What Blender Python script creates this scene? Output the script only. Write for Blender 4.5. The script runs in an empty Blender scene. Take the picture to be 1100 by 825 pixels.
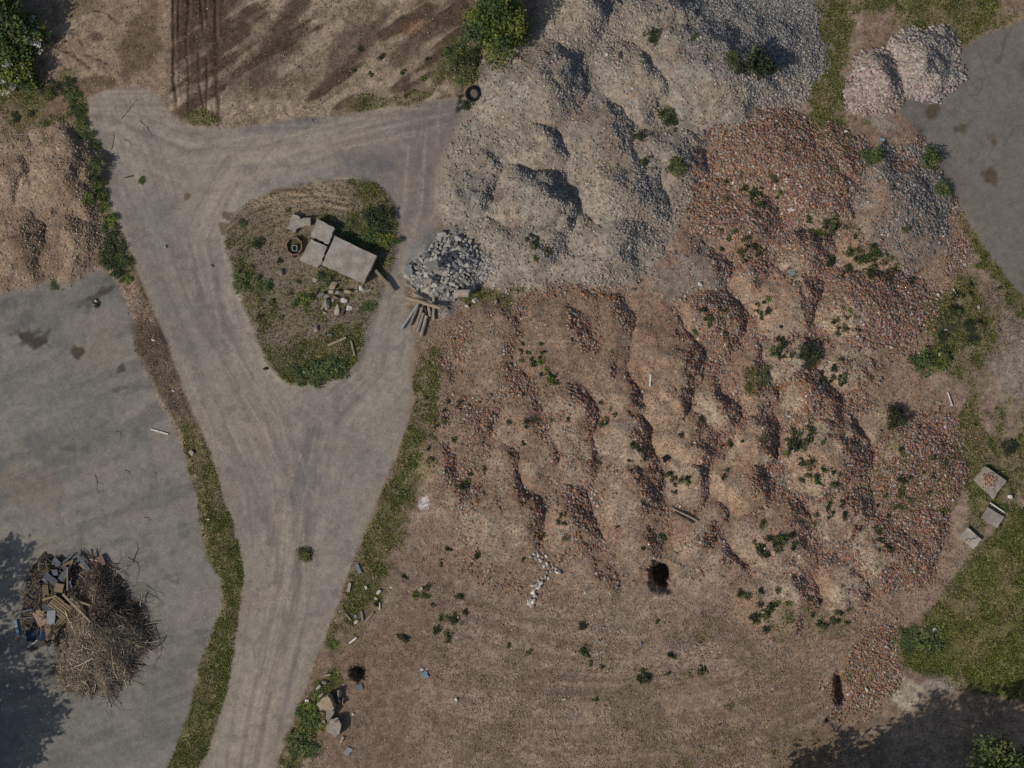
import bpy, math, random
import numpy as np
from mathutils import Vector, Matrix

random.seed(7)
RNG = np.random.default_rng(11)
SC = bpy.context.scene
COL = SC.collection
S = 0.05                                   # metres per photo pixel
CAMZ = 110.0

def wx(px): return (px - 550.0) * S
def wy(py): return (412.5 - py) * S

# ------------------------------------------------------------------ noise
def vnoise(x, y, seed):
    t = np.random.default_rng(seed).random((256, 256)).astype(np.float32)
    xi = np.floor(x).astype(np.int64); yi = np.floor(y).astype(np.int64)
    fx = (x - xi); fy = (y - yi)
    fx = fx * fx * (3 - 2 * fx); fy = fy * fy * (3 - 2 * fy)
    xi &= 255; yi &= 255
    x1 = (xi + 1) & 255; y1 = (yi + 1) & 255
    a = t[yi, xi]; b = t[yi, x1]; c = t[y1, xi]; d = t[y1, x1]
    return ((a + (b - a) * fx) * (1 - fy) + (c + (d - c) * fx) * fy).astype(np.float32)

def fbm(x, y, scale, octv, seed, gain=.5):
    """0..1, mean .5"""
    s = 0; amp = 1; tot = 0
    for o in range(octv):
        s = s + amp * vnoise(x / scale * 2 ** o + 17.3 * o, y / scale * 2 ** o + 5.1 * o, seed + o)
        tot += amp; amp *= gain
    return s / tot

def ss(a, b, x):
    t = np.clip((x - a) / (b - a), 0, 1)
    return t * t * (3 - 2 * t)

# ------------------------------------------------------------------ grid in photo pixels
X0, X1, Y0, Y1 = -60, 1160, -56, 884
gx = np.arange(X0, X1 + 1, dtype=np.float32); gy = np.arange(Y0, Y1 + 1, dtype=np.float32)
GX, GY = np.meshgrid(gx, gy)
NH, NW = GX.shape

STEP = 4
cgx = np.arange(X0, X1 + STEP, STEP, dtype=np.float32); cgy = np.arange(Y0, Y1 + STEP, STEP, dtype=np.float32)
CGX, CGY = np.meshgrid(cgx, cgy)

def up(c):
    u = (GX - X0) / STEP; v = (GY - Y0) / STEP
    i = np.clip(u.astype(int), 0, c.shape[1] - 2); j = np.clip(v.astype(int), 0, c.shape[0] - 2)
    fu = u - i; fv = v - j
    return (c[j, i] * (1 - fu) + c[j, i + 1] * fu) * (1 - fv) + (c[j + 1, i] * (1 - fu) + c[j + 1, i + 1] * fu) * fv

def polydist(pts, X, Y, closed=True):
    """signed (inside > 0) or plain distance to a polyline, and along-parameter"""
    d2 = np.full(X.shape, 1e12, np.float32); ins = np.zeros(X.shape, bool)
    n = len(pts)
    for i in range(n if closed else n - 1):
        ax, ay = pts[i]; bx, by = pts[(i + 1) % n]
        ex, ey = bx - ax, by - ay
        t = np.clip(((X - ax) * ex + (Y - ay) * ey) / (ex * ex + ey * ey + 1e-9), 0, 1)
        d2 = np.minimum(d2, (X - ax - t * ex) ** 2 + (Y - ay - t * ey) ** 2)
        if closed and ay != by:
            c = ((ay > Y) != (by > Y)) & (X < ex * (Y - ay) / (by - ay) + ax)
            ins ^= c
    d = np.sqrt(d2)
    return np.where(ins, d, -d) if closed else d

def sd(pts): return up(polydist(pts, CGX, CGY))
def pd(pts): return up(polydist(pts, CGX, CGY, False))
def blob(cx, cy, rx, ry, rot=0):
    c, s = math.cos(math.radians(rot)), math.sin(math.radians(rot))
    u = ((GX - cx) * c + (GY - cy) * s) / rx; v = (-(GX - cx) * s + (GY - cy) * c) / ry
    return np.sqrt(u * u + v * v)

def pick(a, px, py):
    px = np.asarray(px, np.float32); py = np.asarray(py, np.float32)
    u = np.clip(px - X0, 0, NW - 1.001); v = np.clip(py - Y0, 0, NH - 1.001)
    i = u.astype(int); j = v.astype(int); fu = u - i; fv = v - j
    return (a[j, i] * (1 - fu) + a[j, i + 1] * fu) * (1 - fv) + (a[j + 1, i] * (1 - fu) + a[j + 1, i + 1] * fu) * fv

n_fine = fbm(GX, GY, 6, 3, 1) - .5
n_mid = fbm(GX, GY, 28, 4, 20) - .5
n_big = fbm(GX, GY, 120, 4, 40) - .5
n_edge = (fbm(GX, GY, 14, 3, 60) - .5) * 8 + (fbm(GX, GY, 60, 2, 66) - .5) * 10
white = RNG.random((NH, NW)).astype(np.float32)
spk = (white * .6 + np.roll(white, 1, 0) * .2 + np.roll(white, 1, 1) * .2)

# ------------------------------------------------------------------ regions (photo pixels)
ROAD = [(92,105),(110,98),(130,92),(150,92),(165,97),(175,108),(183,122),(196,131),(220,137),(250,137),(300,131),(360,124),(420,115),(470,108),(497,104),(506,112),
        (497,130),(486,150),(479,170),(474,195),(471,215),(470,240),(464,258),(448,272),(440,290),(436,310),(438,330),(448,350),(447,380),(443,410),(446,430),(438,455),
        (430,480),(418,510),(408,535),(395,565),(382,595),(371,625),(361,655),(350,685),(338,715),(327,745),(315,775),(303,805),(290,840),(275,900),(180,900),(208,835),(225,800),
        (235,770),(245,730),(252,690),(258,650),(260,620),(255,590),(248,560),(240,535),(232,510),(225,485),(215,460),(203,435),(192,405),(180,370),(165,335),(150,300),(139,270),(125,235),(112,200),(103,165),(95,130)]
ISLE = [(236,250),(245,228),(262,215),(285,204),(320,194),(350,189),(380,187),(400,192),(418,207),(428,222),(431,240),(429,262),(425,288),(416,308),(405,335),(398,365),(388,392),(368,409),(340,418),(315,418),(298,411),(283,394),(271,370),(261,345),(252,315),(242,283)]
YARD = [(-80,318),(0,312),(25,308),(45,300),(60,290),(85,287),(108,288),(122,300),(136,325),(143,350),(145,375),(158,400),(175,435),(192,465),(200,495),(214,535),(215,570),(226,600),(237,620),(239,650),(228,680),(213,720),(207,760),(195,790),(180,830),(160,900),(-80,900)]
VERGE = [(70,85),(92,105),(95,130),(103,165),(112,200),(125,235),(139,270),(150,300),(165,335),(180,370),(192,405),(203,435),(215,460),(225,485),(232,510),(240,535),(248,560),(255,590),(260,620),(258,650),(252,690),(245,730),(235,770),(225,800),(208,835),(180,900),(150,900),
        (180,830),(195,790),(207,760),(213,720),(228,680),(239,650),(237,620),(226,600),(215,570),(214,535),(200,495),(192,465),(175,435),(158,400),(145,375),(143,350),(136,325),(122,300),(108,280),(108,250),(104,220),(100,190),(92,160),(80,130)]
LOT = [(1180,-10),(1100,18),(1078,30),(1052,40),(1032,52),(1010,70),(985,100),(962,110),(975,128),(988,145),(1000,168),(1018,200),(1034,230),(1054,262),(1073,288),(1088,308),(1105,325),(1180,330)]
SAND = [(-80,140),(0,138),(35,138),(60,146),(88,158),(100,180),(104,210),(110,240),(111,270),(106,289),(84,288),(60,291),(47,300),(27,310),(0,313),(-80,316)]
GREY = [(575,-70),(850,-70),(872,-10),(880,15),(885,42),(878,75),(866,104),(842,125),(805,131),(772,128),(750,150),(742,190),(738,225),(722,262),(692,296),(640,300),(600,305),(565,300),(536,290),(520,268),(500,255),(476,246),(472,218),(474,192),(480,168),(490,142),(508,112),(520,78),(545,62),(574,40),(582,10)]
RED = [(745,160),(770,132),(805,133),(845,130),(880,142),(915,152),(960,160),(985,150),(1002,178),(1020,210),(1042,245),(1050,280),(1036,315),(1005,332),(1000,352),(986,385),(996,420),(1040,430),(1055,455),(1045,490),(1022,520),(1025,560),(1032,592),(1016,622),(1000,650),(972,668),(966,700),(962,722),(955,752),(930,775),
       (895,770),(880,715),(830,690),(770,640),(735,600),(690,630),(640,625),(600,650),(545,640),(470,600),(452,560),(458,500),(440,455),(448,420),(443,375),(455,345),(490,325),(530,312),(565,303),(640,302),(692,298),(722,266),(738,228),(742,190)]
GRASS_R = [(1100,540),(1066,572),(1040,592),(1024,618),(1005,650),(975,672),(964,700),(966,722),(1000,724),(1030,735),(1060,752),(1180,780),(1180,590)]
TOPSOIL = [(200,-70),(510,-70),(505,20),(495,70),(500,100),(470,107),(420,114),(360,122),(300,130),(250,136),(220,136),(196,130),(183,120),(178,100),(185,20)]

d_road, d_isle, d_yard, d_verge, d_lot, d_sand, d_grey, d_red, d_grassr, d_top = [sd(p) for p in (ROAD, ISLE, YARD, VERGE, LOT, SAND, GREY, RED, GRASS_R, TOPSOIL)]

# ------------------------------------------------------------------ mounds: crest x, y, extent towards the sun, steep extent, half width, turn, height, kind, label
MOUNDS = [
 (612,350,75,45,42,-35,1.05,'brown','low dark brown rubble mound just east of the concrete chunk heap'),
 (722,385,55,33,52,-5,1.25,'brown','smooth reddish brown dirt mound with a dark crest, below the grey gravel'),
 (763,345,42,36,38,-15,1.0,'red','red brick rubble mound between the smooth brown mound and the blue scrap'),
 (848,328,45,42,46,0,1.15,'tan','pale dusty mound with blue scrap on its crest'),
 (918,332,45,82,52,-5,1.5,'red','long bright red brick slope ending at the shrubs by the grey lot'),
 (848,388,40,28,30,0,.7,'tan','small pale mound with a thick dark bush on its steep side'),
 (912,397,42,52,36,0,.9,'tan','pale weedy mound directly below the long bright red brick slope'),
 (812,412,36,30,42,0,1.1,'brown','rust brown dome with an olive weed tuft on its crest'),
 (870,428,36,38,46,-10,1.15,'red','tan mound with a red brick scree right of the rust brown dome'),
 (945,463,28,20,26,0,.6,'tan','small bare pale mound beside the dark spiky bush'),
 (892,490,52,46,50,-8,1.3,'tan','broad tan mound thickly dotted with green weed clumps'),
 (978,505,42,55,52,0,.9,'red','low weedy brick mound near the three concrete slabs'),
 (722,432,36,28,34,0,.9,'orange','orange tinted mound just below the smooth reddish brown mound'),
 (770,433,30,26,38,-10,.95,'tan','narrow tan mound with dark scree, west of the rust brown dome'),
 (742,478,42,30,38,0,1.0,'orange','orange dusty mound with a black scrap at its western foot'),
 (808,478,36,34,40,0,1.1,'tan','pale bare mound below the rust brown dome'),
 (742,514,36,24,32,0,.8,'tan','small weedy mound below the orange dusty mound'),
 (788,520,32,42,40,-5,1.0,'orange','orange patched mound with wide rubble scree above the weed dotted pink mound'),
 (903,552,42,44,42,-8,1.1,'tan','tan mound with brick scree directly below the weed dotted broad mound'),
 (845,580,62,46,52,-8,1.15,'pink','large pinkish mound sprinkled with small weeds right of the black pit'),
 (945,597,42,66,48,0,1.2,'red','wide brick rubble mound whose foot meets the grass'),
 (900,632,32,36,40,0,.95,'tan','pale mound with a grey speckled crest below the tan scree mound'),
 (846,642,66,30,42,0,.75,'tan','flat dusty mound with dark weed clumps near the trench'),
 (670,425,42,28,42,0,1.0,'brown','brown mound with stony dark scree west of the orange tinted mound'),
 (675,480,35,34,46,0,1.05,'tan','tan mound with dark stony scree beside the black scrap'),
 (672,537,42,38,58,-5,1.05,'pink','tall pinkish mound with reddish scree above the black pit'),
 (617,452,42,30,42,-10,.85,'red','tan mound with red stony scree in the middle of the field'),
 (628,502,36,30,37,0,.8,'red','red tinged mound between two tan mounds in mid field'),
 (612,563,38,30,42,0,.9,'red','mound with a dark red scree just above the white stones'),
 (556,562,92,24,54,0,1.0,'tan','widest pale tan mound with a narrow dark gully on its steep side'),
 (582,492,28,22,32,0,.6,'tan','small tan mound above the narrow dark gully'),
 (545,497,62,20,38,0,.5,'tan','low flat tan mound next to three dark shrubs'),
 (515,457,52,20,36,0,.45,'red','low pinkish mound near the field edge by the road'),
 (562,452,32,22,36,0,.55,'tan','low tan mound with rubble rim left of the red scree mound'),
 (592,373,55,22,32,0,.55,'brown','small brown mound above the dark green weed patch'),
 (480,412,32,24,32,0,.35,'tan','lowest tan mound at the road edge below the logs'),
 (655,392,40,22,34,0,.5,'brown','small brown hump between the field crest and the smooth mound'),
 (830,168,66,62,46,0,1.3,'red','bright orange red brick mound below the grey gravel mountain'),
 (880,197,52,46,46,0,1.15,'red','brick mound with a white scrap on its pale face'),
 (952,216,36,78,78,8,1.7,'dark','large dark grey and brick mound beside the grey lot'),
 (928,266,46,50,42,0,1.0,'tan','pale mound with the densest green weed patch'),
 (868,277,42,40,38,0,1.0,'red','red scree mound directly above the blue scrap'),
 (800,248,62,46,38,-5,1.0,'brown','tan mound with olive weeds below the orange red brick mound'),
 (758,287,62,36,46,-5,1.05,'dark','greenish grey rubble mound between the gravel and the brick field'),
 (815,302,32,30,36,0,.75,'tan','small sandy mound left of the blue scrap'),
 (905,170,40,40,34,0,.8,'red','brick mound by the pale spoil patch under the two pink heaps'),
 (990,565,40,30,30,0,.6,'red','low brick hump left of the smallest concrete slab'),
 (770,70,95,112,66,-6,2.1,'grey','biggest grey gravel mountain with a green pine seedling on it'),
 (712,18,62,55,44,-5,1.5,'grey','bluish grey gravel mound at the top edge'),
 (640,12,62,30,46,0,1.3,'grey','pale gravel mound beside the big round bush'),
 (592,88,82,44,56,-10,1.5,'grey','wide light gravel mound under the big round bush'),
 (694,86,40,50,48,-30,1.3,'grey','gravel mound with a boulder on its brown crest'),
 (585,155,50,32,26,-20,.85,'grey','low gravel ridge with a bare sandy top'),
 (652,150,60,42,50,0,.9,'grey','rounded gravel mound between the sandy ridge and the weeds'),
 (590,212,76,34,38,-10,1.35,'grey','gravel mound with a sharp dark oval scree'),
 (665,205,42,60,52,-5,1.3,'grey','gravel mound with a pale west face and bluish scree'),
 (570,268,82,60,46,0,.9,'grey','broad pale gravel foot above the concrete chunk heap'),
 (655,265,62,50,40,0,.8,'grey','low pale gravel mound where grey meets brown rubble'),
 (725,172,52,36,52,0,.85,'grey','weedy gravel mound at the edge of the orange brick'),
 (510,205,40,36,42,-10,.8,'grey','smooth gravel hump along the road'),
 (70,195,85,40,62,-10,1.7,'sand','largest tan earth heap beside the green verge'),
 (18,253,70,40,52,-5,1.3,'sand','tan earth heap with a dark eastern face at the photo edge'),
 (78,258,55,36,40,0,.95,'sand','lower tan earth heap at the yard corner'),
 (10,188,60,40,46,0,1.1,'sand','northern tan earth heap near the corner shrubs'),
 (946,82,32,30,32,0,1.25,'pink_heap','pink and white broken brick heap, smaller of two by the grey lot'),
 (995,66,38,38,38,0,1.6,'white_heap','whitish broken plaster heap, larger of two by the grey lot'),
 (492,548,40,24,40,0,.6,'tan','low worn tan hump nearest to the whitish powder patch'),
 (476,505,30,22,34,0,.5,'tan','low worn hump at the field edge above the powder patch'),
 (640,612,46,30,34,0,.6,'pink','low pinkish hump between the white stones and the pit'),
 (690,588,34,24,30,0,.6,'pink','small reddish hump on the north side of the pit'),
 (752,572,38,26,32,0,.7,'tan','worn tan hump below the thin battens'),
 (770,610,40,28,34,0,.6,'pink','last low hump before the swept dirt right of the pit'),
 (655,345,40,30,34,-20,.75,'brown','brown rubble hump on the field crest under the gravel foot'),
 (530,365,52,26,36,0,.5,'red','low brick strewn hump below the grassy corner by the logs'),
 (540,412,44,24,32,0,.5,'tan','bald low hump left of the dark green weed patch'),
 (480,287,46,46,42,-30,1.35,'block','mixed small rubble bed under the grey concrete chunks'),
]
H = np.zeros((NH, NW), np.float32)
H += n_big * .10 + n_mid * .05
flat = np.maximum.reduce([ss(-6, 6, d_road), ss(-6, 6, d_yard), ss(-6, 6, d_lot)])
H *= 1 - .85 * flat
H += .10 * ss(-1, 9, d_isle + n_edge * .2) + .06 * ss(-1, 5, d_verge)
BASE = H.copy()
OWN = np.full((NH, NW), -1, np.int32)
TOPM = np.zeros((NH, NW), np.float32)
wob = (fbm(GX, GY, 34, 3, 80) - .5); wob2 = (fbm(GX, GY, 34, 3, 90) - .5)
for k, (cx, cy, rl, rr, ry, rot, h, kind, lab) in enumerate(MOUNDS):
    h = h * (.78 if kind == 'sand' else .66 if kind in ('pink_heap', 'white_heap') else .85 if kind == 'block' else .82 if kind == 'grey' else .62)
    pull = 1 - .6 * h / CAMZ
    cx2 = 550 + (cx - 550) * pull; cy2 = 412.5 + (cy - 412.5) * pull
    R = int(max(rl, rr, ry) * 1.35)
    i0, i1 = max(0, int(cx2 - X0 - R)), min(NW, int(cx2 - X0 + R)); j0, j1 = max(0, int(cy2 - Y0 - R)), min(NH, int(cy2 - Y0 + R))
    sl = (slice(j0, j1), slice(i0, i1))
    x = GX[sl] - cx2 + wob[sl] * 32; y = GY[sl] - cy2 + wob2[sl] * 32
    c, s = math.cos(math.radians(rot)), math.sin(math.radians(rot))
    u = x * c + y * s; v = -x * s + y * c
    u = u + .003 * v * v * (1 if rr < 60 else .3)         # crescent crests
    r = np.where(u < 0, rl, rr)
    d = np.sqrt((u / r) ** 2 + (v / ry) ** 2)
    soft = .10 if kind in ('block', 'pink_heap', 'white_heap', 'sand') else .34
    f = 1 - (np.sqrt(d * d + soft * soft) - soft) / (math.sqrt(1 + soft * soft) - soft)
    toe = np.where(f < .18, .18 * np.clip((f + .18) / .36, 0, 1) ** 2 * 2 * .5 + 0 * f, f)
    hh = h * np.where(f < .18, np.clip((f + .18) / .36, 0, 1) ** 2 * .18, f)
    if k == 0 or True:
        better = hh > TOPM[sl]
        OWN[sl] = np.where(better & (hh > .035), k, OWN[sl])
        TOPM[sl] = np.maximum(TOPM[sl], hh)
H = H + TOPM + ss(.1, .5, TOPM) * ((fbm(GX, GY, 30, 3, 700) - .5) * .30 + (fbm(GX, GY, 75, 2, 710) - .5) * .35)

# road, yard keep clear of the mounds; pit and trench
def dig(cx, cy, rx, ry, rot, depth, rough=.35):
    global H
    b = blob(cx, cy, rx, ry, rot) + n_fine * rough + n_mid * .2
    b = b + (fbm(GX, GY, 7, 3, 720) - .5) * .5
    m = .2 * ss(1.5, .9, b) + .8 * ss(1.0, .55, b)
    H -= m * depth
    OWN[(b < 1.15)] = -1
    return b
b_pit = dig(711, 619, 12.5, 13.5, -10, 2.2)
b_tr = dig(903, 742, 7.5, 18, -6, .6)
dig(895, 770, 3, 10, 60, .25)
# tyre ruts in the soil at the top
ruts = np.zeros_like(H); rut_h = np.zeros_like(H)
for (x, yA, yB, w, dpt) in ((186,-60,112,1.7,.09),(192,-60,45,1.5,.06),(201,-60,40,1.6,.08),(199,40,118,1.2,.03),(218,-60,30,1.6,.07),(224,-60,20,1.4,.06),(233,-60,40,1.7,.08),(215,55,125,1.2,.04),(220,60,125,1.2,.04),(233,40,130,2.6,.03)):
    xx = x + (fbm(GX * 0, GY, 40, 3, 300 + x) - .5) * 7 + (GY - 40) * .02
    m = np.exp(-((GX - xx) / w) ** 2) * ss(yA - 5, yA + 5, GY) * ss(yB + 10, yB - 10, GY) * (.6 + .8 * fbm(GX, GY, 9, 2, 310 + x))
    ruts = np.maximum(ruts, m); rut_h -= m * dpt
    rut_h += np.exp(-((GX - xx - 4) / 2) ** 2) * ss(yA - 5, yA + 5, GY) * ss(yB + 10, yB - 10, GY) * dpt * .35
# ruts and old planks of earth on the north side of the island
for i in range(6):
    off = 12 + i * 7
    cxr, cyr, rr_ = 345, 345, 172 - off
    a = np.arctan2(GY - cyr, GX - cxr); rad = np.hypot((GX - cxr) * .95, GY - cyr) + (fbm(GX, GY, 40, 2, 330 + i) - .5) * 6
    m = np.exp(-((rad - rr_ + 18) / 1.3) ** 2) * ss(-2.55, -2.35, a) * ss(-1.25 - .02 * i, -1.4, a) * ss(3, 9, d_isle) * (fbm(GX, GY, 30, 2, 340 + i) > .42)
    ruts = np.maximum(ruts, m * .8); rut_h -= m * .06
for (ax, ay, bx, by) in ((53,38,74,50),(74,34,90,50),(57,48,98,75),(88,58,125,74),(100,10,128,26),(58,42,62,60),(1,262,52,248),(40,300,62,285)):
    m = np.exp(-(pd([(ax,ay),((ax+bx)/2+2,(ay+by)/2-2),(bx,by)]) / 1.6) ** 2) * (fbm(GX, GY, 8, 2, 350) > .36)
    ruts = np.maximum(ruts, m); rut_h -= m * .06
H += rut_h

for (cx, cy, rx, ry, ro, dp) in ((522,198,26,24,0,.34),(640,222,20,32,-8,.25),(575,178,34,9,12,.25),(600,262,40,14,0,.16),(700,120,24,18,20,.2)):
    H -= dp * np.exp(-(blob(cx, cy, rx, ry, ro) + n_mid * .8) ** 2)
gyH, gxH = np.gradient(H / S)                     # slopes; +gx rises to the right, gy rises downwards in the photo
slope = np.hypot(gxH, gyH)
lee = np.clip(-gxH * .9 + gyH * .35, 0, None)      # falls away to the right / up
def boxblur(a, r, n=2):
    for _ in range(n):
        for ax in (0, 1):
            c = np.cumsum(np.pad(a, [(r + 1, r) if q == ax else (0, 0) for q in (0, 1)], mode='edge'), axis=ax)
            a = (np.take(c, np.arange(2 * r + 1, c.shape[ax]), axis=ax) - np.take(c, np.arange(0, c.shape[ax] - 2 * r - 1), axis=ax)) / (2 * r + 1)
    return a
valley = np.clip(boxblur(TOPM, 14) - TOPM, 0, None)

m_grey = ss(-5, 5, d_grey + n_edge * 1.2)
m_red = ss(-10, 8, d_red + n_edge * 1.4)
KM = np.array(['none'] + [m[7] for m in MOUNDS])[OWN + 1]
def kmask(*names):
    return boxblur(np.isin(KM, names).astype(np.float32), 3)
k_heap = kmask('pink_heap'); k_wheap = kmask('white_heap'); k_block = kmask('block'); k_sand = kmask('sand'); k_redk = kmask('red'); k_brown = kmask('brown'); k_or = kmask('orange'); k_pink = kmask('pink'); k_dark = kmask('dark')
m_grey = np.maximum(m_grey, kmask('grey')) * (1 - k_redk)
rub_n = fbm(GX, GY, 46, 4, 400)
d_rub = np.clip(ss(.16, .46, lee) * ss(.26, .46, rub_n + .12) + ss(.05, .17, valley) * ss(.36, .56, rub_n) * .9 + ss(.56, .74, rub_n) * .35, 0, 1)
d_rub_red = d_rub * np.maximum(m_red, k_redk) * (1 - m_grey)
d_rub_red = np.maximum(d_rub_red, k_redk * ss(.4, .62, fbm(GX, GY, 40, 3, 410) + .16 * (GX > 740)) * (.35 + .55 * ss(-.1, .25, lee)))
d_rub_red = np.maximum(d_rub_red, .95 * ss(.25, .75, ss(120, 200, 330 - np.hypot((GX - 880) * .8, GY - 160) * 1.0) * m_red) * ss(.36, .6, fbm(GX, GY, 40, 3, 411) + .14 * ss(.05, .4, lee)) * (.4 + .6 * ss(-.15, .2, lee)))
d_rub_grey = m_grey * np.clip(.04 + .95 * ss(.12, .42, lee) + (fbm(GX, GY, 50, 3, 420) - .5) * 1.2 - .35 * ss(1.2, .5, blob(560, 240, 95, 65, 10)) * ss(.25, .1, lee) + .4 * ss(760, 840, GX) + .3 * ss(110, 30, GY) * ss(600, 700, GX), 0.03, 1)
bare = np.zeros_like(H)                                   # sandy faces and crests where fines gathered and weeds root
for (cx, cy, rx, ry, ro) in ((806,205,30,17,0),(882,238,26,13,0),(924,268,40,28,20),(795,266,36,16,5),(848,298,22,20,0),(836,374,16,18,0),(905,346,22,19,0),(898,402,24,20,0),(866,494,36,36,0),(888,555,22,22,0),(816,586,42,27,0),(943,461,20,22,0),(938,222,13,34,-8),(752,344,17,16,0),(708,398,24,24,0),(708,436,20,20,0),(730,474,24,22,0),(796,480,20,19,0),(658,480,20,32,0),(656,562,20,34,0),(604,462,24,22,0),(526,572,48,40,0),(728,520,19,18,0),(778,524,20,16,0),(888,634,17,20,0),(934,592,20,15,0),(822,662,42,26,0),(598,562,17,26,0),(756,440,15,16,0),(852,432,17,19,0),(815,322,20,15,0),(545,470,26,18,0),(574,508,18,14,0),(616,510,18,16,0)):
    bare = np.maximum(bare, ss(1.15, .55, blob(cx, cy, rx, ry, ro) + n_mid * 1.5 + n_fine * .6))
d_rub_red *= 1 - .85 * bare
d_rub_red = np.maximum(d_rub_red, .3 * ss(1.1, .6, blob(938, 715, 34, 62, 8) + n_mid * 1.5) * (1 - bare))
for arr in (d_rub_red, d_rub_grey):
    arr *= ss(.95, 1.3, b_pit)

# ------------------------------------------------------------------ surface colours: dry colour of the stuff itself
def mixc(col, c, m):
    m = np.clip(m, 0, 1)[..., None]
    return col * (1 - m) + np.array(c, np.float32) * m
K_EXP = .665
def lin(c):
    c = np.asarray(c, np.float32) / 255.
    return np.where(c <= .04045, c / 12.92, ((c + .055) / 1.055) ** 2.4)
def alb(c): return np.clip(lin(c) / K_EXP, 0, .85)

C = np.zeros((NH, NW, 3), np.float32) + np.array((121, 104, 88), np.float32)
C = mixc(C, (107, 90, 75), ss(-.05, .22, n_big + n_mid * .5))
C = mixc(C, (122, 108, 92), ss(.08, .3, -n_big + n_mid * .6))
# flat dirt in the south: rosy, swept by wheels
arc = np.hypot((GX - 640) * .75, GY - 470)
sweep = fbm(arc, (GX - GY) * .06, 7, 3, 430) - .5
m_south = ss(560, 690, GY) * ss(420, 520, GX) * ss(960, 900, GX)
arc2 = np.hypot((GX - 610) * .8, GY - 330); trk = fbm(arc2, GX * .01, 5, 3, 435) - .5
C = mixc(C, (134, 117, 101), ss(700, 760, GY) * ss(440, 500, GX) * ss(860, 790, GX) * ss(.04, .2, trk) * .6); C = mixc(C, (92, 77, 64), ss(700, 760, GY) * ss(440, 500, GX) * ss(860, 790, GX) * ss(.06, .22, -trk) * .6)
C = mixc(C, (130, 113, 99), m_south * ss(-.1, .25, sweep + n_mid * .5) * .8)
C = mixc(C, (104, 89, 76), m_south * ss(.02, .25, -sweep + n_mid * .6) * .7)
C = mixc(C, (100, 87, 70), ss(.1, .25, fbm(GX, GY, 50, 4, 440) - .5) * ss(430, 500, GX) * ss(520, 600, GY) * .7)
# soil at the top
m_top = ss(-4, 4, d_top + n_edge)
diag = fbm((GX * .55 + GY * .83), (GX * .83 - GY * .55) * .16 + 40, 16, 4, 450) - .5
C = mixc(C, (118, 104, 87), m_top * .9)
C = mixc(C, (74, 61, 49), m_top * ss(-.02, .13, diag + n_big * .6 + n_mid * .35))
C = mixc(C, (134, 119, 100), m_top * ss(.03, .16, -diag - n_big * .5 + n_mid * .4) * .9)
for (cx, cy, rx, ry, rot, a) in ((318,8,60,12,-55,.9),(375,55,16,50,28,.55),(405,30,50,9,-55,.8),(445,45,40,10,-50,.7),(300,60,50,14,-50,.6),(280,95,50,18,-10,.4)):
    C = mixc(C, (64, 53, 43), m_top * ss(1.2, .5, blob(cx, cy, rx, ry, rot) + n_mid * 1.5) * a * .8)
C = mixc(C, (110, 72, 48), m_top * ss(1.2, .3, blob(440, 30, 20, 12, -20) + n_mid * 1.2) * .6)
m_tl = ss(-6, 6, sd([(45,30),(60,-70),(185,-70),(184,60),(175,95),(150,92),(120,95),(85,95),(60,80)]) + n_edge)
C = mixc(C, (126, 110, 90), m_tl * (.75 + n_mid))
C = mixc(C, (88, 74, 58), m_tl * ss(1.15, .85, blob(103, 92, 26, 12, -8) + n_mid * .6))
C = mixc(C, (86, 72, 57), m_tl * ss(1.2, .75, blob(150, 50, 20, 40, 25) + n_mid * 1.2) * .85)
C = mixc(C, (84, 70, 54), m_tl * ss(1.2, .75, blob(102, 40, 11, 7, -10) + n_mid * .9) * .7)
C = mixc(C, (96, 84, 68), m_tl * ss(1.1, .75, blob(75, 5, 40, 20, 0) + n_mid * 1.4) * .7)
# yard
m_yard = ss(-2, 2.5, d_yard + n_edge * .5)
yb = fbm(GX, GY, 150, 5, 460) - .5; ys = fbm(GX * .5 + GY * .2, GY * 1.3, 30, 4, 470) - .5
cy_ = np.zeros_like(C) + np.array((114, 108, 99), np.float32)
cy_ = mixc(cy_, (99, 96, 90), ss(.0, .2, yb + ys * .4)); cy_ = mixc(cy_, (114, 109, 100), ss(.0, .2, -yb + ys * .6))
cy_ = mixc(cy_, (100, 99, 94), ss(1.1, .6, blob(60, 440, 90, 50, 10) + n_mid * 1.6) * .6)
cy_ = mixc(cy_, (112, 101, 88), ss(1.2, .4, blob(30, 520, 60, 26, 0) + n_mid * 2) * .7)
cy_ = mixc(cy_, (114, 105, 93), ss(1.2, .4, blob(120, 380, 40, 30, 0) + n_mid * 2) * .6)
cy_ = mixc(cy_, (84, 83, 80), ss(.05, .2, fbm(GX, GY, 22, 4, 474) - .5 + ys * .5) * .5)
cy_ = mixc(cy_, (119, 111, 100), ss(.06, .2, fbm(GX, GY, 34, 4, 476) - .5) * .45)
cy_ = mixc(cy_, (117, 113, 104), ss(690, 800, GY) * .5)
sw = fbm(np.hypot(GX - 30, GY - 290) , GX * .04 + GY * .03, 9, 3, 940) - .5
cy_ = mixc(cy_, (122, 113, 101), ss(.03, .2, sw) * ss(60, 130, GX) * ss(320, 380, GY) * ss(560, 470, GY) * .7)
sw2 = fbm(GX * .35 + GY * .94, (GX * .94 - GY * .35) * .08, 12, 3, 950) - .5
cy_ = mixc(cy_, (120, 114, 104), ss(.05, .2, sw2 + n_mid * .3) * .45); cy_ = mixc(cy_, (86, 84, 79), ss(.06, .22, -sw2 + n_mid * .5) * .4)
crk = np.exp(-((fbm(GX, GY, 95, 4, 960) - .5) / .0035) ** 2) * ss(.45, .6, fbm(GX, GY, 70, 2, 970))
cy_ = mixc(cy_, (74, 71, 65), crk * .2)
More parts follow.
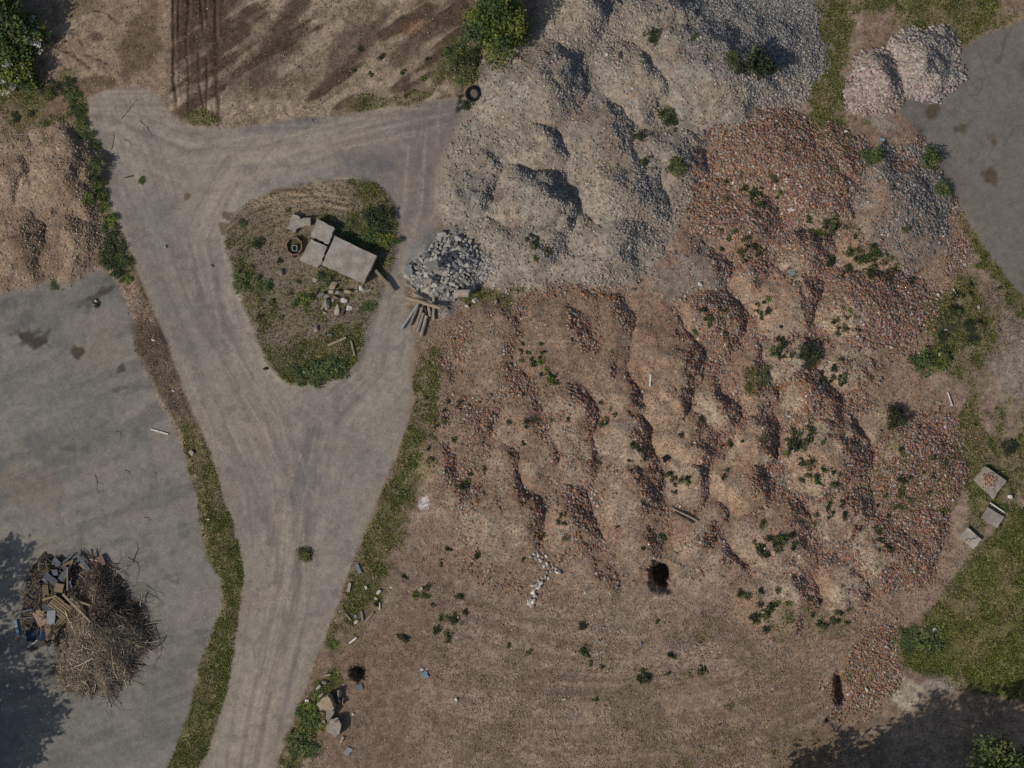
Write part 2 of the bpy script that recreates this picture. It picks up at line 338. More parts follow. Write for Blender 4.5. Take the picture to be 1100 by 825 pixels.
for (cx, cy, rx, ry, rot, a) in ((33,363,17,11,10,.95),(83,378,6.5,6.5,0,.9),(130,396,5,6,30,.7),(104,318,12,3.5,-25,.7),(112,312,12,3,-20,.7),(95,324,10,5,-20,.4),(75,482,10,3,0,.3),(130,418,10,3,-10,.4)):
    cy_ = mixc(cy_, (64, 60, 50), ss(1.25, .6, blob(cx, cy, rx, ry, rot) + n_fine * 1.2 + n_mid * .8) * a)
C = C * (1 - m_yard[..., None]) + cy_ * m_yard[..., None]
# road
m_road = ss(-2, 2.5, d_road + n_edge * .35)
cr = np.zeros_like(C) + np.array((126, 118, 107), np.float32)
PATHS = [[(120,100),(150,200),(200,330),(250,430),(288,520),(300,620),(275,740),(250,880)],
         [(500,118),(350,150),(252,180),(215,250),(235,350),(290,450),(318,560),(310,650),(282,760),(260,880)],
         [(462,110),(455,230),(425,310),(405,400),(360,445),(335,540),(312,640),(285,760),(262,880)],
         [(110,130),(200,168),(320,160),(490,118)],[(250,60),(290,140),(235,200),(205,280)]]
for i, p in enumerate(PATHS):
    d = pd(p)
    sg = up(np.where(True, polydist(p + [(p[-1][0] - 2000, p[-1][1]), (p[0][0] - 2000, p[0][1])], CGX, CGY), 0))
    st = fbm(sg, GY * .03 + GX * .02, 7, 3, 480 + 10 * i) - .5
    env = ss(46, 10, d)
    cr = mixc(cr, (138, 127, 113), env * ss(.02, .24, st) * .75)
    cr = mixc(cr, (106, 97, 89), env * ss(.03, .26, -st) * .6)
cr = mixc(cr, (108, 102, 97), ss(.02, .22, fbm(GX, GY, 90, 4, 540) - .5) * .55)
cr = mixc(cr, (100, 91, 87), ss(330, 470, GX) * ss(330, 200, GY) * .65)
cr = mixc(cr, (88, 85, 86), ss(1.2, .4, blob(420, 178, 40, 16, 10) + n_mid * 2.4) * .6)
cr = mixc(cr, (92, 90, 89), ss(1.2, .4, blob(330, 128, 60, 9, -8) + n_mid * 2.2) * .6)
cr = mixc(cr, (95, 93, 92), ss(1.2, .4, blob(330, 500, 14, 60, 14) + n_mid * 2.4) * .5)
cr = mixc(cr, (124, 112, 98), ss(.05, .25, fbm(GX, GY, 40, 3, 550) - .5) * .4)
cr = mixc(cr, (126, 113, 99), ss(12, 2, d_road) * ss(.3, .6, fbm(GX, GY, 20, 3, 556)) * .6)
WR = np.random.default_rng(5)
for i in range(16):                                       # single passes of vehicles: faint paired wheel marks
    p = PATHS[i % 4]; ox_ = WR.normal(0, 16); oy_ = WR.normal(0, 8); wob_ = WR.normal(0, 5, len(p))
    q = [(x + ox_ + w_, y + oy_) for (x, y), w_ in zip(p, wob_)]
    sg = up(polydist(q + [(q[-1][0] - 2000, q[-1][1]), (q[0][0] - 2000, q[0][1])], CGX, CGY))
    for o_ in (-9, 9):
        mk = np.exp(-((sg - o_) / 1.6) ** 2) * ss(.40, .62, fbm(GX, GY, 34, 3, 900 + i)) * (.7 + .6 * (spk - .5))
        cr = mixc(cr, (146, 134, 119) if i % 3 else (100, 92, 84), mk * .5)
cr = mixc(cr, (98, 92, 85), ss(.62, .72, fbm(GX, GY, 11, 3, 930)) * .35)
C = C * (1 - m_road[..., None]) + cr * m_road[..., None]
for (cx, cy, rx, ry) in ((201,211,4,4),(240,245,6,7),(245,232,7,5)):
    C = mixc(C, (86, 74, 60), ss(1.15, .7, blob(cx, cy, rx, ry) + n_fine) * .8)
# paved lot on the right
m_lot = ss(-2, 3, d_lot + n_edge * .7)
cl = np.zeros_like(C) + np.array((99, 94, 87), np.float32)
cl = mixc(cl, (66, 62, 56), np.exp(-((fbm(GX, GY, 80, 4, 980) - .5) / .004) ** 2) * .5)
cl = mixc(cl, (82, 79, 75), ss(.0, .2, yb + ys * .7)); cl = mixc(cl, (100, 94, 86), ss(.05, .25, -yb + n_mid * .5))
for (cx, cy, rx, ry) in ((1002,118,7,14),(1033,137,8,7),(1068,150,7,6),(1065,192,12,9),(985,148,10,10)):
    cl = mixc(cl, (72, 61, 48), ss(1.2, .5, blob(cx, cy, rx, ry, 20) + n_mid * 1.8 + n_fine) * .75)
C = C * (1 - m_lot[..., None]) + cl * m_lot[..., None]
# sand heap, gravel, brick field, dust on the crests
m_sand = np.maximum(ss(-3, 4, d_sand + n_edge), k_sand)
cs = np.zeros_like(C) + np.array((123, 106, 88), np.float32)
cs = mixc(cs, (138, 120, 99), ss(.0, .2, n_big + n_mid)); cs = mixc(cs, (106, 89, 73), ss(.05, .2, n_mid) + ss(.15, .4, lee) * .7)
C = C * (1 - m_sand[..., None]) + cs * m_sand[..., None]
cg = np.zeros_like(C) + np.array((113, 104, 93), np.float32)
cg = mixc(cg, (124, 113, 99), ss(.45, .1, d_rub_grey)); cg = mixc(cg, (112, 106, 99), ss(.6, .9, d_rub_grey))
cg = mixc(cg, (104, 102, 98), ss(690, 790, GX) * ss(110, 50, GY)); cg = mixc(cg, (130, 120, 107), ss(1.2, .5, blob(560, 240, 100, 70, 10) + n_mid * 1.5) * .8)
cg = mixc(cg, (118, 114, 105), ss(.04, .2, n_mid) * .6)
cg = mixc(cg, (110, 92, 78), ss(.1, .22, fbm(GX, GY, 60, 3, 560) - .5) * .5)
C = C * (1 - m_grey[..., None]) + cg * m_grey[..., None]
mr = np.maximum(m_red, k_redk) * (1 - m_grey)
crd = np.zeros_like(C) + np.array((121, 103, 86), np.float32)
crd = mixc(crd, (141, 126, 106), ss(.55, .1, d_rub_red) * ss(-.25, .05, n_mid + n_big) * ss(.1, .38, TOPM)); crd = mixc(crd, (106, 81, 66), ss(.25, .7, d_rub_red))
crd = mixc(crd, (136, 119, 100), bare * .7)
crd = mixc(crd, (132, 104, 80), k_or * (1 - .5 * bare) * .6 * ss(.7, .2, d_rub_red)); crd = mixc(crd, (113, 91, 75), k_brown * .5); crd = mixc(crd, (126, 104, 89), k_pink * .35)
crd = mixc(crd, (116, 92, 75), k_redk * ss(.2, .8, d_rub_red) * .6); crd = mixc(crd, (106, 97, 88), k_dark * .9)
crd = mixc(crd, (110, 94, 78), ss(720, 560, GX) * .35)
crd = mixc(crd, (126, 97, 77), ss(.06, .2, fbm(GX, GY, 38, 3, 570) - .5) * ss(480, 640, GX) * .5)
mr = np.maximum(mr, ss(1.1, .6, blob(938, 715, 34, 62, 8) + n_mid * 1.5) * .6)
C = C * (1 - mr[..., None]) + crd * mr[..., None]
C = mixc(C, (134, 116, 105), k_heap * .8); C = mixc(C, (143, 130, 118), k_wheap * .85); C = mixc(C, (112, 108, 102), k_block)
# pale patches

C = mixc(C, (120, 110, 98), ss(1.15, .6, blob(940, 125, 26, 18, 30) + n_mid * 1.5))
C = mixc(C, (168, 162, 154), ss(1.1, .8, blob(456, 539, 6.5, 8, 20) + n_fine * 1.2))
m_path = ss(1.15, .7, blob(1100, 385, 36, 60, -12) + n_mid * 1.2)
C = mixc(C, (118, 108, 97), m_path); C = mixc(C, (108, 96, 83), ss(1.15, .5, blob(1075, 340, 30, 40, 10) + n_mid * 1.5) * (1 - m_lot) * .8)
track = np.exp(-(pd([(1096,400),(1085,450),(1082,520),(1078,560),(1096,620),(1100,680)]) / 6) ** 2) * ss(.3, .55, fbm(GX, GY, 24, 3, 580))
# vegetation cover
g = np.zeros((NH, NW), np.float32)
gn = fbm(GX, GY, 26, 4, 600) - .5
g = np.maximum(g, ss(-3, 3, d_verge + n_edge * .7) * np.clip(ss(445, 475, GY + n_mid * 40) * (1 - .5 * ss(.02, .15, gn) * ss(600, 520, GY)) + ss(310, 270, GY) * ss(.0, .14, gn + .04) * .9, 0, 1))
g = np.maximum(g, ss(0, 8, d_grassr + n_edge * 1.6) * (.85 + gn * 1.0))
isl = ss(2, 10, d_isle + n_edge * .6)
g = np.maximum(g, isl * np.clip(ss(-.04, .18, gn) * .55 * ss(205, 250, GY) + ss(40, 4, d_isle + gn * 60) * ss(320, 380, GY + (GX - 340) * .3) * .65 + .8 * ss(1.35, .45, blob(404, 246, 26, 46, -5) + gn * 3) + .5 * ss(1.1, .5, blob(268, 300, 18, 40, -20) + gn * 2)
                           + .8 * ss(1.1, .5, blob(345, 385, 45, 26, -10) + gn * 2.4), 0, 1))
g = np.maximum(g, ss(1.1, .6, blob(895, 60, 24, 100, 6) + gn * 2.2) * .85 * (1 - m_grey))
g = np.maximum(g, ss(1.15, .6, blob(1010, 5, 90, 42, 8) + gn * 1.5 + n_edge * .01) * .9 * (1 - ss(-6, 2, d_lot)))
g = np.maximum(g, ss(1.1, .5, blob(890, 135, 30, 22, 0) + gn * 2) * .8)
g = np.maximum(g, ss(1.15, .6, blob(1028, 350, 34, 56, 5) + gn * 2.6) * .75)
g = np.maximum(g, ss(1.15, .6, blob(1072, 285, 16, 70, -34) + gn * 1.5) * .85 * (1 - ss(-3, 3, d_lot)))
g = np.maximum(g, ss(1.15, .6, blob(1075, 510, 46, 90, 0) + gn * 1.5) * (.7 + gn) * (1 - track * .8) * (1 - m_path))
g = np.maximum(g, ss(1.1, .5, blob(1045, 470, 26, 32, 0) + gn * 2) * .7)
g = np.maximum(g, ss(1.1, .6, blob(418, 560, 18, 95, 22) + gn * 2.6) * .8 * (1 - ss(-3, 2, d_road)))
g = np.maximum(g, ss(1.1, .6, blob(455, 425, 14, 50, 15) + gn * 2.6) * .7 * (1 - ss(-2, 2, d_road)))
g = np.maximum(g, ss(1.1, .6, blob(330, 780, 16, 60, 25) + gn * 2) * .95 * (1 - ss(-3, 2, d_road)))
g = np.maximum(g, ss(1.1, .5, blob(525, 318, 36, 14, -10) + gn * 2.2) * .75)
g = np.maximum(g, ss(1.1, .6, blob(492, 65, 26, 34, 0) + gn * 2.4) * .6)
g = np.maximum(g, ss(1.1, .6, blob(420, 107, 70, 10, -8) + gn * 2.8) * .6 * (1 - ss(-2, 2, d_road)))
g = np.maximum(g, ss(1.1, .6, blob(215, 125, 26, 9, 8) + gn * 2.2) * .8 * (1 - ss(-2, 2, d_road)))
g = np.maximum(g, ss(1.1, .6, blob(25, 100, 60, 42, 5) + gn * 2.6) * .65)
g = np.maximum(g, ss(.12, .25, gn + n_big * .3) * ss(600, 660, GY) * ss(440, 560, GX) * ss(980, 900, GX) * .2)
g = np.maximum(g, ss(1.1, .5, blob(975, 512, 42, 36, 0) + gn * 2.6) * .5)
g = np.maximum(g, ss(1.1, .5, blob(868, 672, 40, 22, 0) + gn * 2.6) * .35)
g = np.maximum(g, ss(1.15, .5, blob(812, 409, 18, 15, 0) + gn * 1.6) * .8)
vr = polydist([(455,395),(440,440),(425,500),(405,560),(385,615),(368,660)], CGX, CGY, False); vr = up(vr)
g = np.maximum(g, ss(46, 8, vr + n_edge * 2.2) * (.55 + gn * 2.4) * (1 - ss(-2, 2, d_road)))
g = np.clip(g, 0, 1) * (1 - ss(1.2, .95, blob(978, 745, 26, 23, 15)))
g_soil = g
C = mixc(C, (86, 80, 54), g * .75); C = mixc(C, (74, 80, 43), g * ss(.0, .25, fbm(GX, GY, 10, 3, 620) - .5) * .7); m_fresh = ss(0, 20, d_grassr) * (.45 + .55 * ss(650, 720, GY))
C = mixc(C, (100, 100, 52), g * m_fresh * .6)
C = mixc(C, (106, 94, 74), g * ss(.05, .22, fbm(GX, GY, 55, 4, 635) - .5) * .7)
C = mixc(C, (116, 106, 74), g * ss(.06, .25, fbm(GX, GY, 18, 3, 630) - .5) * .7)
m_vs = ss(-2, 3, d_verge + n_edge * .4) * ss(290, 320, GY) * ss(470, 430, GY)
C = mixc(C, (76, 66, 54), m_vs * ss(-.15, .1, n_mid + .05) * .85)
C = mixc(C, (62, 48, 38), np.clip(ruts * 1.3, 0, 1) * .75 * (1 - .6 * g))
C = mixc(C, (124, 114, 103), ss(1.15, .7, blob(1004, 738, 32, 15, -10) + n_mid * 1.3) * .9); C = mixc(C, (146, 135, 117), ss(1.15, .75, blob(978, 746, 25, 22, 15) + n_mid * 1.3))
# isle soil
C = mixc(C, (103, 91, 73), isl * (1 - g) * .7); C = mixc(C, (134, 119, 96), isl * (1 - g) * ss(.0, .15, fbm(GX * .4, GY * 1.2, 20, 3, 640) - .5) * ss(250, 215, GY) * .7)
for pts_, w_, c_, a_ in (([(274,221),(290,212),(311,208),(331,212)],3.2,(142,126,101),.85),([(316,217),(344,217),(371,226)],2.6,(140,124,100),.8),([(333,192),(345,198),(355,205)],2.4,(140,125,102),.8),([(360,192),(374,191),(386,191)],2.2,(146,130,104),.8),([(292,206),(312,204),(333,206)],2.2,(82,66,50),.7),([(316,213.5),(344,213.5),(371,222)],1.1,(58,48,38),.9),([(274,217),(290,208.5),(311,204.5)],1.1,(58,48,38),.8),([(337,189),(347,195),(357,202)],1.,(60,50,40),.8)):
    C = mixc(C, c_, np.exp(-(pd(pts_) / w_) ** 2) * min(1, a_ * 1.15) * (.75 + .6 * fbm(GX, GY, 9, 2, 645)))
# pebbly speckle that belongs to the ground itself
rough = 1 - .75 * np.maximum.reduce([m_road, m_yard, m_lot])
C *= (1 + (spk - .5)[..., None] * (.10 + .34 * rough[..., None]) + n_fine[..., None] * (.10 + .26 * rough[..., None]))
C = mixc(C, (52, 44, 36), ss(.80, .95, b_pit * 0 + fbm(GX, GY, 5, 2, 650) + .0) * rough * .5)
C = np.clip(C, 6, 235)
H += (n_fine * .045 + (spk - .5) * .008) * rough + n_fine * .075 * np.maximum(d_rub_red, d_rub_grey)
ALB = alb(C)

# ------------------------------------------------------------------ materials
def new_mat(name):
    m = bpy.data.materials.new(name); m.use_nodes = True
    nt = m.node_tree; b = nt.nodes['Principled BSDF']
    b.inputs['Roughness'].default_value = .92; b.inputs['Specular IOR Level'].default_value = .15
    return m, nt, b
def attr_mat(name, scales=((9., .25), (40., .3)), bump=.0, bscale=60., rough=.92, var=True):
    m, nt, b = new_mat(name); N, L = nt.nodes, nt.links
    a = N.new('ShaderNodeAttribute'); a.attribute_name = 'tint'
    tc = N.new('ShaderNodeTexCoord'); cur = a.outputs['Color']
    geo = N.new('ShaderNodeNewGeometry')
    for sc_, amt in scales:
        n = N.new('ShaderNodeTexNoise'); n.inputs['Scale'].default_value = sc_; n.inputs['Detail'].default_value = 4
        L.new(geo.outputs['Position'], n.inputs['Vector'])
        mr_ = N.new('ShaderNodeMapRange'); mr_.inputs['From Min'].default_value = .25; mr_.inputs['From Max'].default_value = .75
        mr_.inputs['To Min'].default_value = 1 - amt; mr_.inputs['To Max'].default_value = 1 + amt
        L.new(n.outputs['Fac'], mr_.inputs['Value'])
        mx = N.new('ShaderNodeVectorMath'); mx.operation = 'SCALE'
        L.new(cur, mx.inputs[0]); L.new(mr_.outputs['Result'], mx.inputs['Scale']); cur = mx.outputs[0]
    L.new(cur, b.inputs['Base Color']); b.inputs['Roughness'].default_value = rough
    if bump:
        n = N.new('ShaderNodeTexNoise'); n.inputs['Scale'].default_value = bscale; n.inputs['Detail'].default_value = 3
        L.new(geo.outputs['Position'], n.inputs['Vector'])
        bp = N.new('ShaderNodeBump'); bp.inputs['Strength'].default_value = bump; bp.inputs['Distance'].default_value = .03
        L.new(n.outputs['Fac'], bp.inputs['Height']); L.new(bp.outputs['Normal'], b.inputs['Normal'])
    return m
def solid(name, c, amt=.25, sc_=8., c2=None, rough=.9, bump=.25, stretch=None):
    """procedural: two tones broken by noise, colours given as sunlit display values"""
    m, nt, b = new_mat(name); N, L = nt.nodes, nt.links
    tc = N.new('ShaderNodeTexCoord'); n = N.new('ShaderNodeTexNoise'); n.inputs['Scale'].default_value = sc_; n.inputs['Detail'].default_value = 6; n.inputs['Roughness'].default_value = .65
    src = tc.outputs['Object']
    if stretch:
        mp = N.new('ShaderNodeMapping'); mp.inputs['Scale'].default_value = stretch; L.new(src, mp.inputs['Vector']); src = mp.outputs['Vector']
    L.new(src, n.inputs['Vector'])
    r = N.new('ShaderNodeValToRGB'); a = alb(c); d = alb(c2) if c2 is not None else a * (1 - amt)
    r.color_ramp.elements[0].position = .36; r.color_ramp.elements[1].position = .62
    r.color_ramp.elements[0].color = (*[float(v) for v in d], 1); r.color_ramp.elements[1].color = (*[float(v) for v in a], 1)
    L.new(n.outputs['Fac'], r.inputs['Fac'])
    n2 = N.new('ShaderNodeTexNoise'); n2.inputs['Scale'].default_value = sc_ * 7; n2.inputs['Detail'].default_value = 3; L.new(tc.outputs['Object'], n2.inputs['Vector'])
    oi = N.new('ShaderNodeObjectInfo')
    mr_ = N.new('ShaderNodeMapRange'); mr_.inputs['From Min'].default_value = .3; mr_.inputs['From Max'].default_value = .7; mr_.inputs['To Min'].default_value = .82; mr_.inputs['To Max'].default_value = 1.15
    L.new(n2.outputs['Fac'], mr_.inputs['Value'])
    mr2 = N.new('ShaderNodeMapRange'); mr2.inputs['To Min'].default_value = .82; mr2.inputs['To Max'].default_value = 1.15; L.new(oi.outputs['Random'], mr2.inputs['Value'])
    mm = N.new('ShaderNodeMath'); mm.operation = 'MULTIPLY'; L.new(mr_.outputs['Result'], mm.inputs[0]); L.new(mr2.outputs['Result'], mm.inputs[1])
    mx = N.new('ShaderNodeVectorMath'); mx.operation = 'SCALE'; L.new(r.outputs['Color'], mx.inputs[0]); L.new(mm.outputs[0], mx.inputs['Scale'])
    L.new(mx.outputs[0], b.inputs['Base Color']); b.inputs['Roughness'].default_value = rough
    if bump:
        bp = N.new('ShaderNodeBump'); bp.inputs['Strength'].default_value = bump; bp.inputs['Distance'].default_value = .02
        L.new(n2.outputs['Fac'], bp.inputs['Height']); L.new(bp.outputs['Normal'], b.inputs['Normal'])
    return m
def leaf_mat(name):
    m = attr_mat(name, ((5., .2),), rough=.6)
    nt = m.node_tree; N, L = nt.nodes, nt.links; b = N['Principled BSDF']; out = N['Material Output']
    t = N.new('ShaderNodeBsdfTranslucent'); mx = N.new('ShaderNodeMixShader'); mx.inputs[0].default_value = .28
    L.new(b.inputs['Base Color'].links[0].from_socket, t.inputs['Color'])
    L.new(b.outputs[0], mx.inputs[1]); L.new(t.outputs[0], mx.inputs[2]); L.new(mx.outputs[0], out.inputs['Surface'])
    b.inputs['Specular IOR Level'].default_value = .3
    return m
M_GROUND = attr_mat('ground_surface', ((14., .16), (55., .22)), .35, 45.)
M_PAVE = attr_mat('paved_surface', ((10., .08), (60., .14)), .12, 60.)
M_CHUNK = attr_mat('rubble_surface', ((30., .22),), .0)
M_LEAF = leaf_mat('leaf_surface')
M_TWIG = attr_mat('twig_surface', ((18., .25),))

# ------------------------------------------------------------------ mesh helpers
def mesh(name, V, F, tint=None, smooth=False):
    """V (n,3), F (m,k) one polygon size"""
    V = np.asarray(V, np.float32); F = np.asarray(F, np.int32)
    me = bpy.data.meshes.new(name)
    me.vertices.add(len(V)); me.vertices.foreach_set('co', V.ravel())
    k = F.shape[1]
    me.loops.add(F.size); me.loops.foreach_set('vertex_index', F.ravel())
    me.polygons.add(len(F)); me.polygons.foreach_set('loop_start', np.arange(0, F.size, k, dtype=np.int32))
    if smooth: me.polygons.foreach_set('use_smooth', np.ones(len(F), bool))
    me.update(calc_edges=True)
    if tint is not None:
        a = me.attributes.new('tint', 'FLOAT_COLOR', 'POINT')
        a.data.foreach_set('color', np.concatenate([np.asarray(tint, np.float32), np.ones((len(V), 1), np.float32)], 1).ravel())
    return me
def pymesh(name, verts, faces, smooth=False):
    me = bpy.data.meshes.new(name); me.from_pydata(verts, [], faces); me.update()
    if smooth: me.polygons.foreach_set('use_smooth', [True] * len(me.polygons))
    return me
def link(name, me, mat=None, parent=None, loc=(0, 0, 0), rot=(0, 0, 0)):
    o = bpy.data.objects.new(name, me); COL.objects.link(o)
    if mat is not None and me is not None and not me.materials: me.materials.append(mat)
    o.location = loc; o.rotation_euler = rot
    if parent is not None: o.parent = parent
    return o
def tag(o, label=None, cat=None, group=None, kind=None):
    if label: o['label'] = label
    if cat: o['category'] = cat
    if group: o['group'] = group
    if kind: o['kind'] = kind
    return o
def hz(px, py): return float(pick(H, px, py))
def at(px, py, dz=0.0):
    """ground point seen at a photo pixel"""
    z = hz(px, py)
    f = 1 - (z + dz) / CAMZ
    x, y = wx(px) * f, wy(py) * f
    z = hz(x / S + 550, 412.5 - y / S)
    return (x, y, z + dz)

# ------------------------------------------------------------------ the land: one height field cut into setting and mounds along their outlines
region = np.zeros((NH, NW), np.int32)
region[d_road + n_edge * .35 > 0] = 1
region[(d_yard + n_edge * .5 > 0)] = 2
region[(d_lot + n_edge * .7 > 0)] = 3
region[(d_isle + n_edge * .2 > 1)] = 4
region[(d_verge > 0) & (region == 0)] = 5
region[(m_path > .6)] = 6
# drop specks of owner
ids = np.where(OWN >= 0, 100 + OWN, region)
VID = np.arange(NH * NW).reshape(NH, NW)
fid = ids[:-1, :-1]
Q = np.stack([VID[1:, :-1], VID[1:, 1:], VID[:-1, 1:], VID[:-1, :-1]], -1)
VV = np.stack([wx(GX), wy(GY), H], -1).reshape(-1, 3).astype(np.float32)
AF = ALB.reshape(-1, 3)
def part_of_land(name, mask, mat, skirt=False, extra=None):
    q = Q[mask]
    u, inv = np.unique(q, return_inverse=True)
    V = VV[u]; T = AF[u]; F = inv.reshape(q.shape).astype(np.int32)
    return mesh(name, V, F, T, True)
LAND = {0: ('ground', M_GROUND), 1: ('road', M_PAVE), 2: ('yard', M_PAVE), 3: ('paved_lot', M_PAVE), 4: ('traffic_island', M_GROUND), 5: ('verge', M_GROUND), 6: ('gravel_path', M_GROUND)}
for r, (nm, mt) in LAND.items():
    m = fid == r
    if m.any(): tag(link(nm, part_of_land(nm, m, mt), mt), kind='structure')
MN = {'grey': 'gravel_mound', 'sand': 'earth_heap', 'pink_heap': 'rubble_heap', 'white_heap': 'rubble_heap', 'block': 'rubble_heap'}
for k, md in enumerate(MOUNDS):
    m = fid == 100 + k
    if not m.any(): continue
    nm = MN.get(md[7], 'rubble_mound')
    o = link(nm, part_of_land(nm, m, M_GROUND), M_GROUND)
    tag(o, md[8], {'gravel_mound': 'gravel mound', 'earth_heap': 'earth heap', 'rubble_heap': 'rubble heap'}.get(nm, 'rubble mound'), {'gravel_mound': 'mounds of crushed grey gravel', 'earth_heap': 'tan earth heaps by the verge', 'rubble_heap': None}.get(nm, 'dumped mounds of brick rubble'))
# the land beyond the frame
bx0, bx1, by0, by1 = wx(X0), wx(X1), wy(Y1), wy(Y0)
edge = [-400, -120, -60, bx0, -15, 0, 15, bx1, 60, 120, 400]; edgy = [-400, -120, -55, by0, -10, 0, 10, by1, 55, 120, 400]
vs = [(x, y, 0.0 if (bx0 - .1 <= x <= bx1 + .1 and by0 - .1 <= y <= by1 + .1) else 0.) for y in edgy for x in edge]
fs = []
for j in range(len(edgy) - 1):
    for i in range(len(edge) - 1):
        if 3 <= i < 7 and 3 <= j < 7: continue
        w = len(edge); fs.append((j * w + i, j * w + i + 1, (j + 1) * w + i + 1, (j + 1) * w + i))
tag(link('terrain', pymesh('terrain', vs, fs), solid('distant_soil', (104, 92, 76), .3, .5)), kind='structure')

# ------------------------------------------------------------------ scattered stuff
def rot_mats(n, tilt=None):
    q = RNG.normal(size=(n, 4)); q /= np.linalg.norm(q, axis=1, keepdims=True)
    w, x, y, z = q.T
    return np.stack([1 - 2 * (y * y + z * z), 2 * (x * y - z * w), 2 * (x * z + y * w), 2 * (x * y + z * w), 1 - 2 * (x * x + z * z), 2 * (y * z - x * w), 2 * (x * z - y * w), 2 * (y * z + x * w), 1 - 2 * (x * x + y * y)], -1).reshape(n, 3, 3)
CUBE = np.array([(-1,-1,-1),(1,-1,-1),(1,1,-1),(-1,1,-1),(-1,-1,1),(1,-1,1),(1,1,1),(-1,1,1)], np.float32) * .5
CF = np.array([(0,3,2,1),(4,5,6,7),(0,1,5,4),(1,2,6,5),(2,3,7,6),(3,0,4,7)])
def draw_from(dens, n, jitter=1.0):
    w = np.clip(dens, 0, None).copy()
    vis = (GX > -25) & (GX < 1125) & (GY > -20) & (GY < 845)
    w = (w * vis).ravel().astype(np.float64); c = np.cumsum(w); idx = np.searchsorted(c, RNG.random(n) * c[-1])
    j, i = np.divmod(idx, NW)
    return i + X0 + RNG.random(n).astype(np.float32), j + Y0 + RNG.random(n).astype(np.float32)
def chunks(name, dens, n, smin, smax, cols, wts, power=2.2, flatten=(.5, .9), alt=None):
    px, py = draw_from(dens, n)
    s = smin + (smax - smin) * RNG.random(n) ** power
    sh = np.stack([np.ones(n), RNG.uniform(.55, 1, n), RNG.uniform(*flatten, n)], -1) * s[:, None]
    v = CUBE[None] * (1 + RNG.uniform(-.35, .25, (n, 8, 3))) * sh[:, None, :]
    v = np.einsum('nij,nkj->nki', rot_mats(n), v)
    z = pick(H, px, py)
    v[..., 2] *= .62
    v += np.stack([wx(px), wy(py), z + s * .07], -1)[:, None, :]
    ci = RNG.choice(len(cols), n, p=np.array(wts) / sum(wts))
    c = np.array(cols, np.float32)[ci] * RNG.uniform(.82, 1.12, (n, 1)) + RNG.normal(0, 3, (n, 3))
    if alt is not None:
        k_ = RNG.random(n) < pick(alt[0], px, py)
        ac = np.array(alt[1], np.float32)[RNG.integers(0, len(alt[1]), n)] * RNG.uniform(.85, 1.12, (n, 1)); c = np.where(k_[:, None], ac, c)
    t = np.repeat(alb(np.clip(c, 10, 235)), 8, 0)
    F = (CF[None] + (np.arange(n) * 8)[:, None, None]).reshape(-1, 4)
    o = link(name, mesh(name, v.reshape(-1, 3), F, t), M_CHUNK)
    return tag(o, kind='stuff')
GREYS = [(122, 117, 111), (106, 103, 99), (138, 131, 122), (114, 106, 98), (94, 92, 90)]
BLUES = [(122, 119, 115), (110, 108, 105), (134, 129, 122), (98, 97, 95)]
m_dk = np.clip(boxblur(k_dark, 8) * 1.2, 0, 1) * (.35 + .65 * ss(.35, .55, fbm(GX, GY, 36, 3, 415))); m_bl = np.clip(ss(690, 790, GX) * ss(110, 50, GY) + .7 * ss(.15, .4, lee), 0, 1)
RED_C = [(134, 94, 74), (120, 86, 70), (146, 104, 78), (134, 112, 95), (152, 140, 126), (118, 100, 85), (128, 119, 110), (172, 164, 152)]
NE = ss(150, 330, 640 - np.hypot(GX - 920, (GY - 330) * .8))
chunks('coarse_brick_rubble', d_rub_red * NE * (1 - .6 * m_dk) * ss(.35, .6, fbm(GX, GY, 30, 3, 425) + .25 * ss(0, .3, lee)), 15000, .07, .19, [(132, 98, 78), (120, 88, 72), (140, 104, 80), (130, 112, 98), (114, 96, 83), (148, 138, 126), (102, 80, 68)], [5, 5, 2, 4, 4, 1.6, 3], 2.0, (.5, .9), (np.clip(m_dk * .8 + .08, 0, 1), GREYS))
chunks('brick_rubble', d_rub_red * (.35 + ss(640, 800, GX) * .65) * (1 - ss(-2, 2, d_road)), 95000, .03, .15, RED_C, [5, 5, 1.4, 7, 2.2, 6, 2.2, .5], 2.6, (.5, .9), (np.clip(m_dk * .85 + .15, 0, 1), GREYS))
chunks('rubble_dust', mr * (1 - ss(-2, 2, d_road)) * (.3 + d_rub_red), 95000, .025, .085, RED_C, [4, 4, 1.2, 7, 2, 7, 1.5, .3], 1.8)
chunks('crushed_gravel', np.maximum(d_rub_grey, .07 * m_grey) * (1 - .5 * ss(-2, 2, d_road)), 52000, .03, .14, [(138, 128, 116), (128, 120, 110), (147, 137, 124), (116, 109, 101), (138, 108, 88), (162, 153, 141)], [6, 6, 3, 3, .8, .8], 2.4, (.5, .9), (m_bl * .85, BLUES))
chunks('earth_clods', np.maximum(m_sand * (.35 + .7 * ss(.05, .4, lee)), 0) * (GX < 125), 7000, .03, .11, [(140, 122, 102), (128, 111, 93), (152, 135, 115), (112, 97, 80)], [5, 4, 3, 2], 2.6)
chunks('broken_brick', k_heap * (d_lot < 30), 7500, .05, .22, [(142, 129, 119), (138, 115, 103), (150, 141, 132), (126, 112, 102), (134, 121, 112)], [5, 3, 3, 2, 4], 1.6)
chunks('broken_plaster', np.maximum(k_wheap, 0) , 9000, .05, .22, [(142, 131, 121), (134, 123, 114), (150, 141, 132), (132, 115, 105)], [6, 4, 3, 1], 1.6)
m_dirt = (1 - np.maximum.reduce([m_road, m_yard, m_lot, m_grey, mr * .75, m_sand])) * (1 - .5 * g)
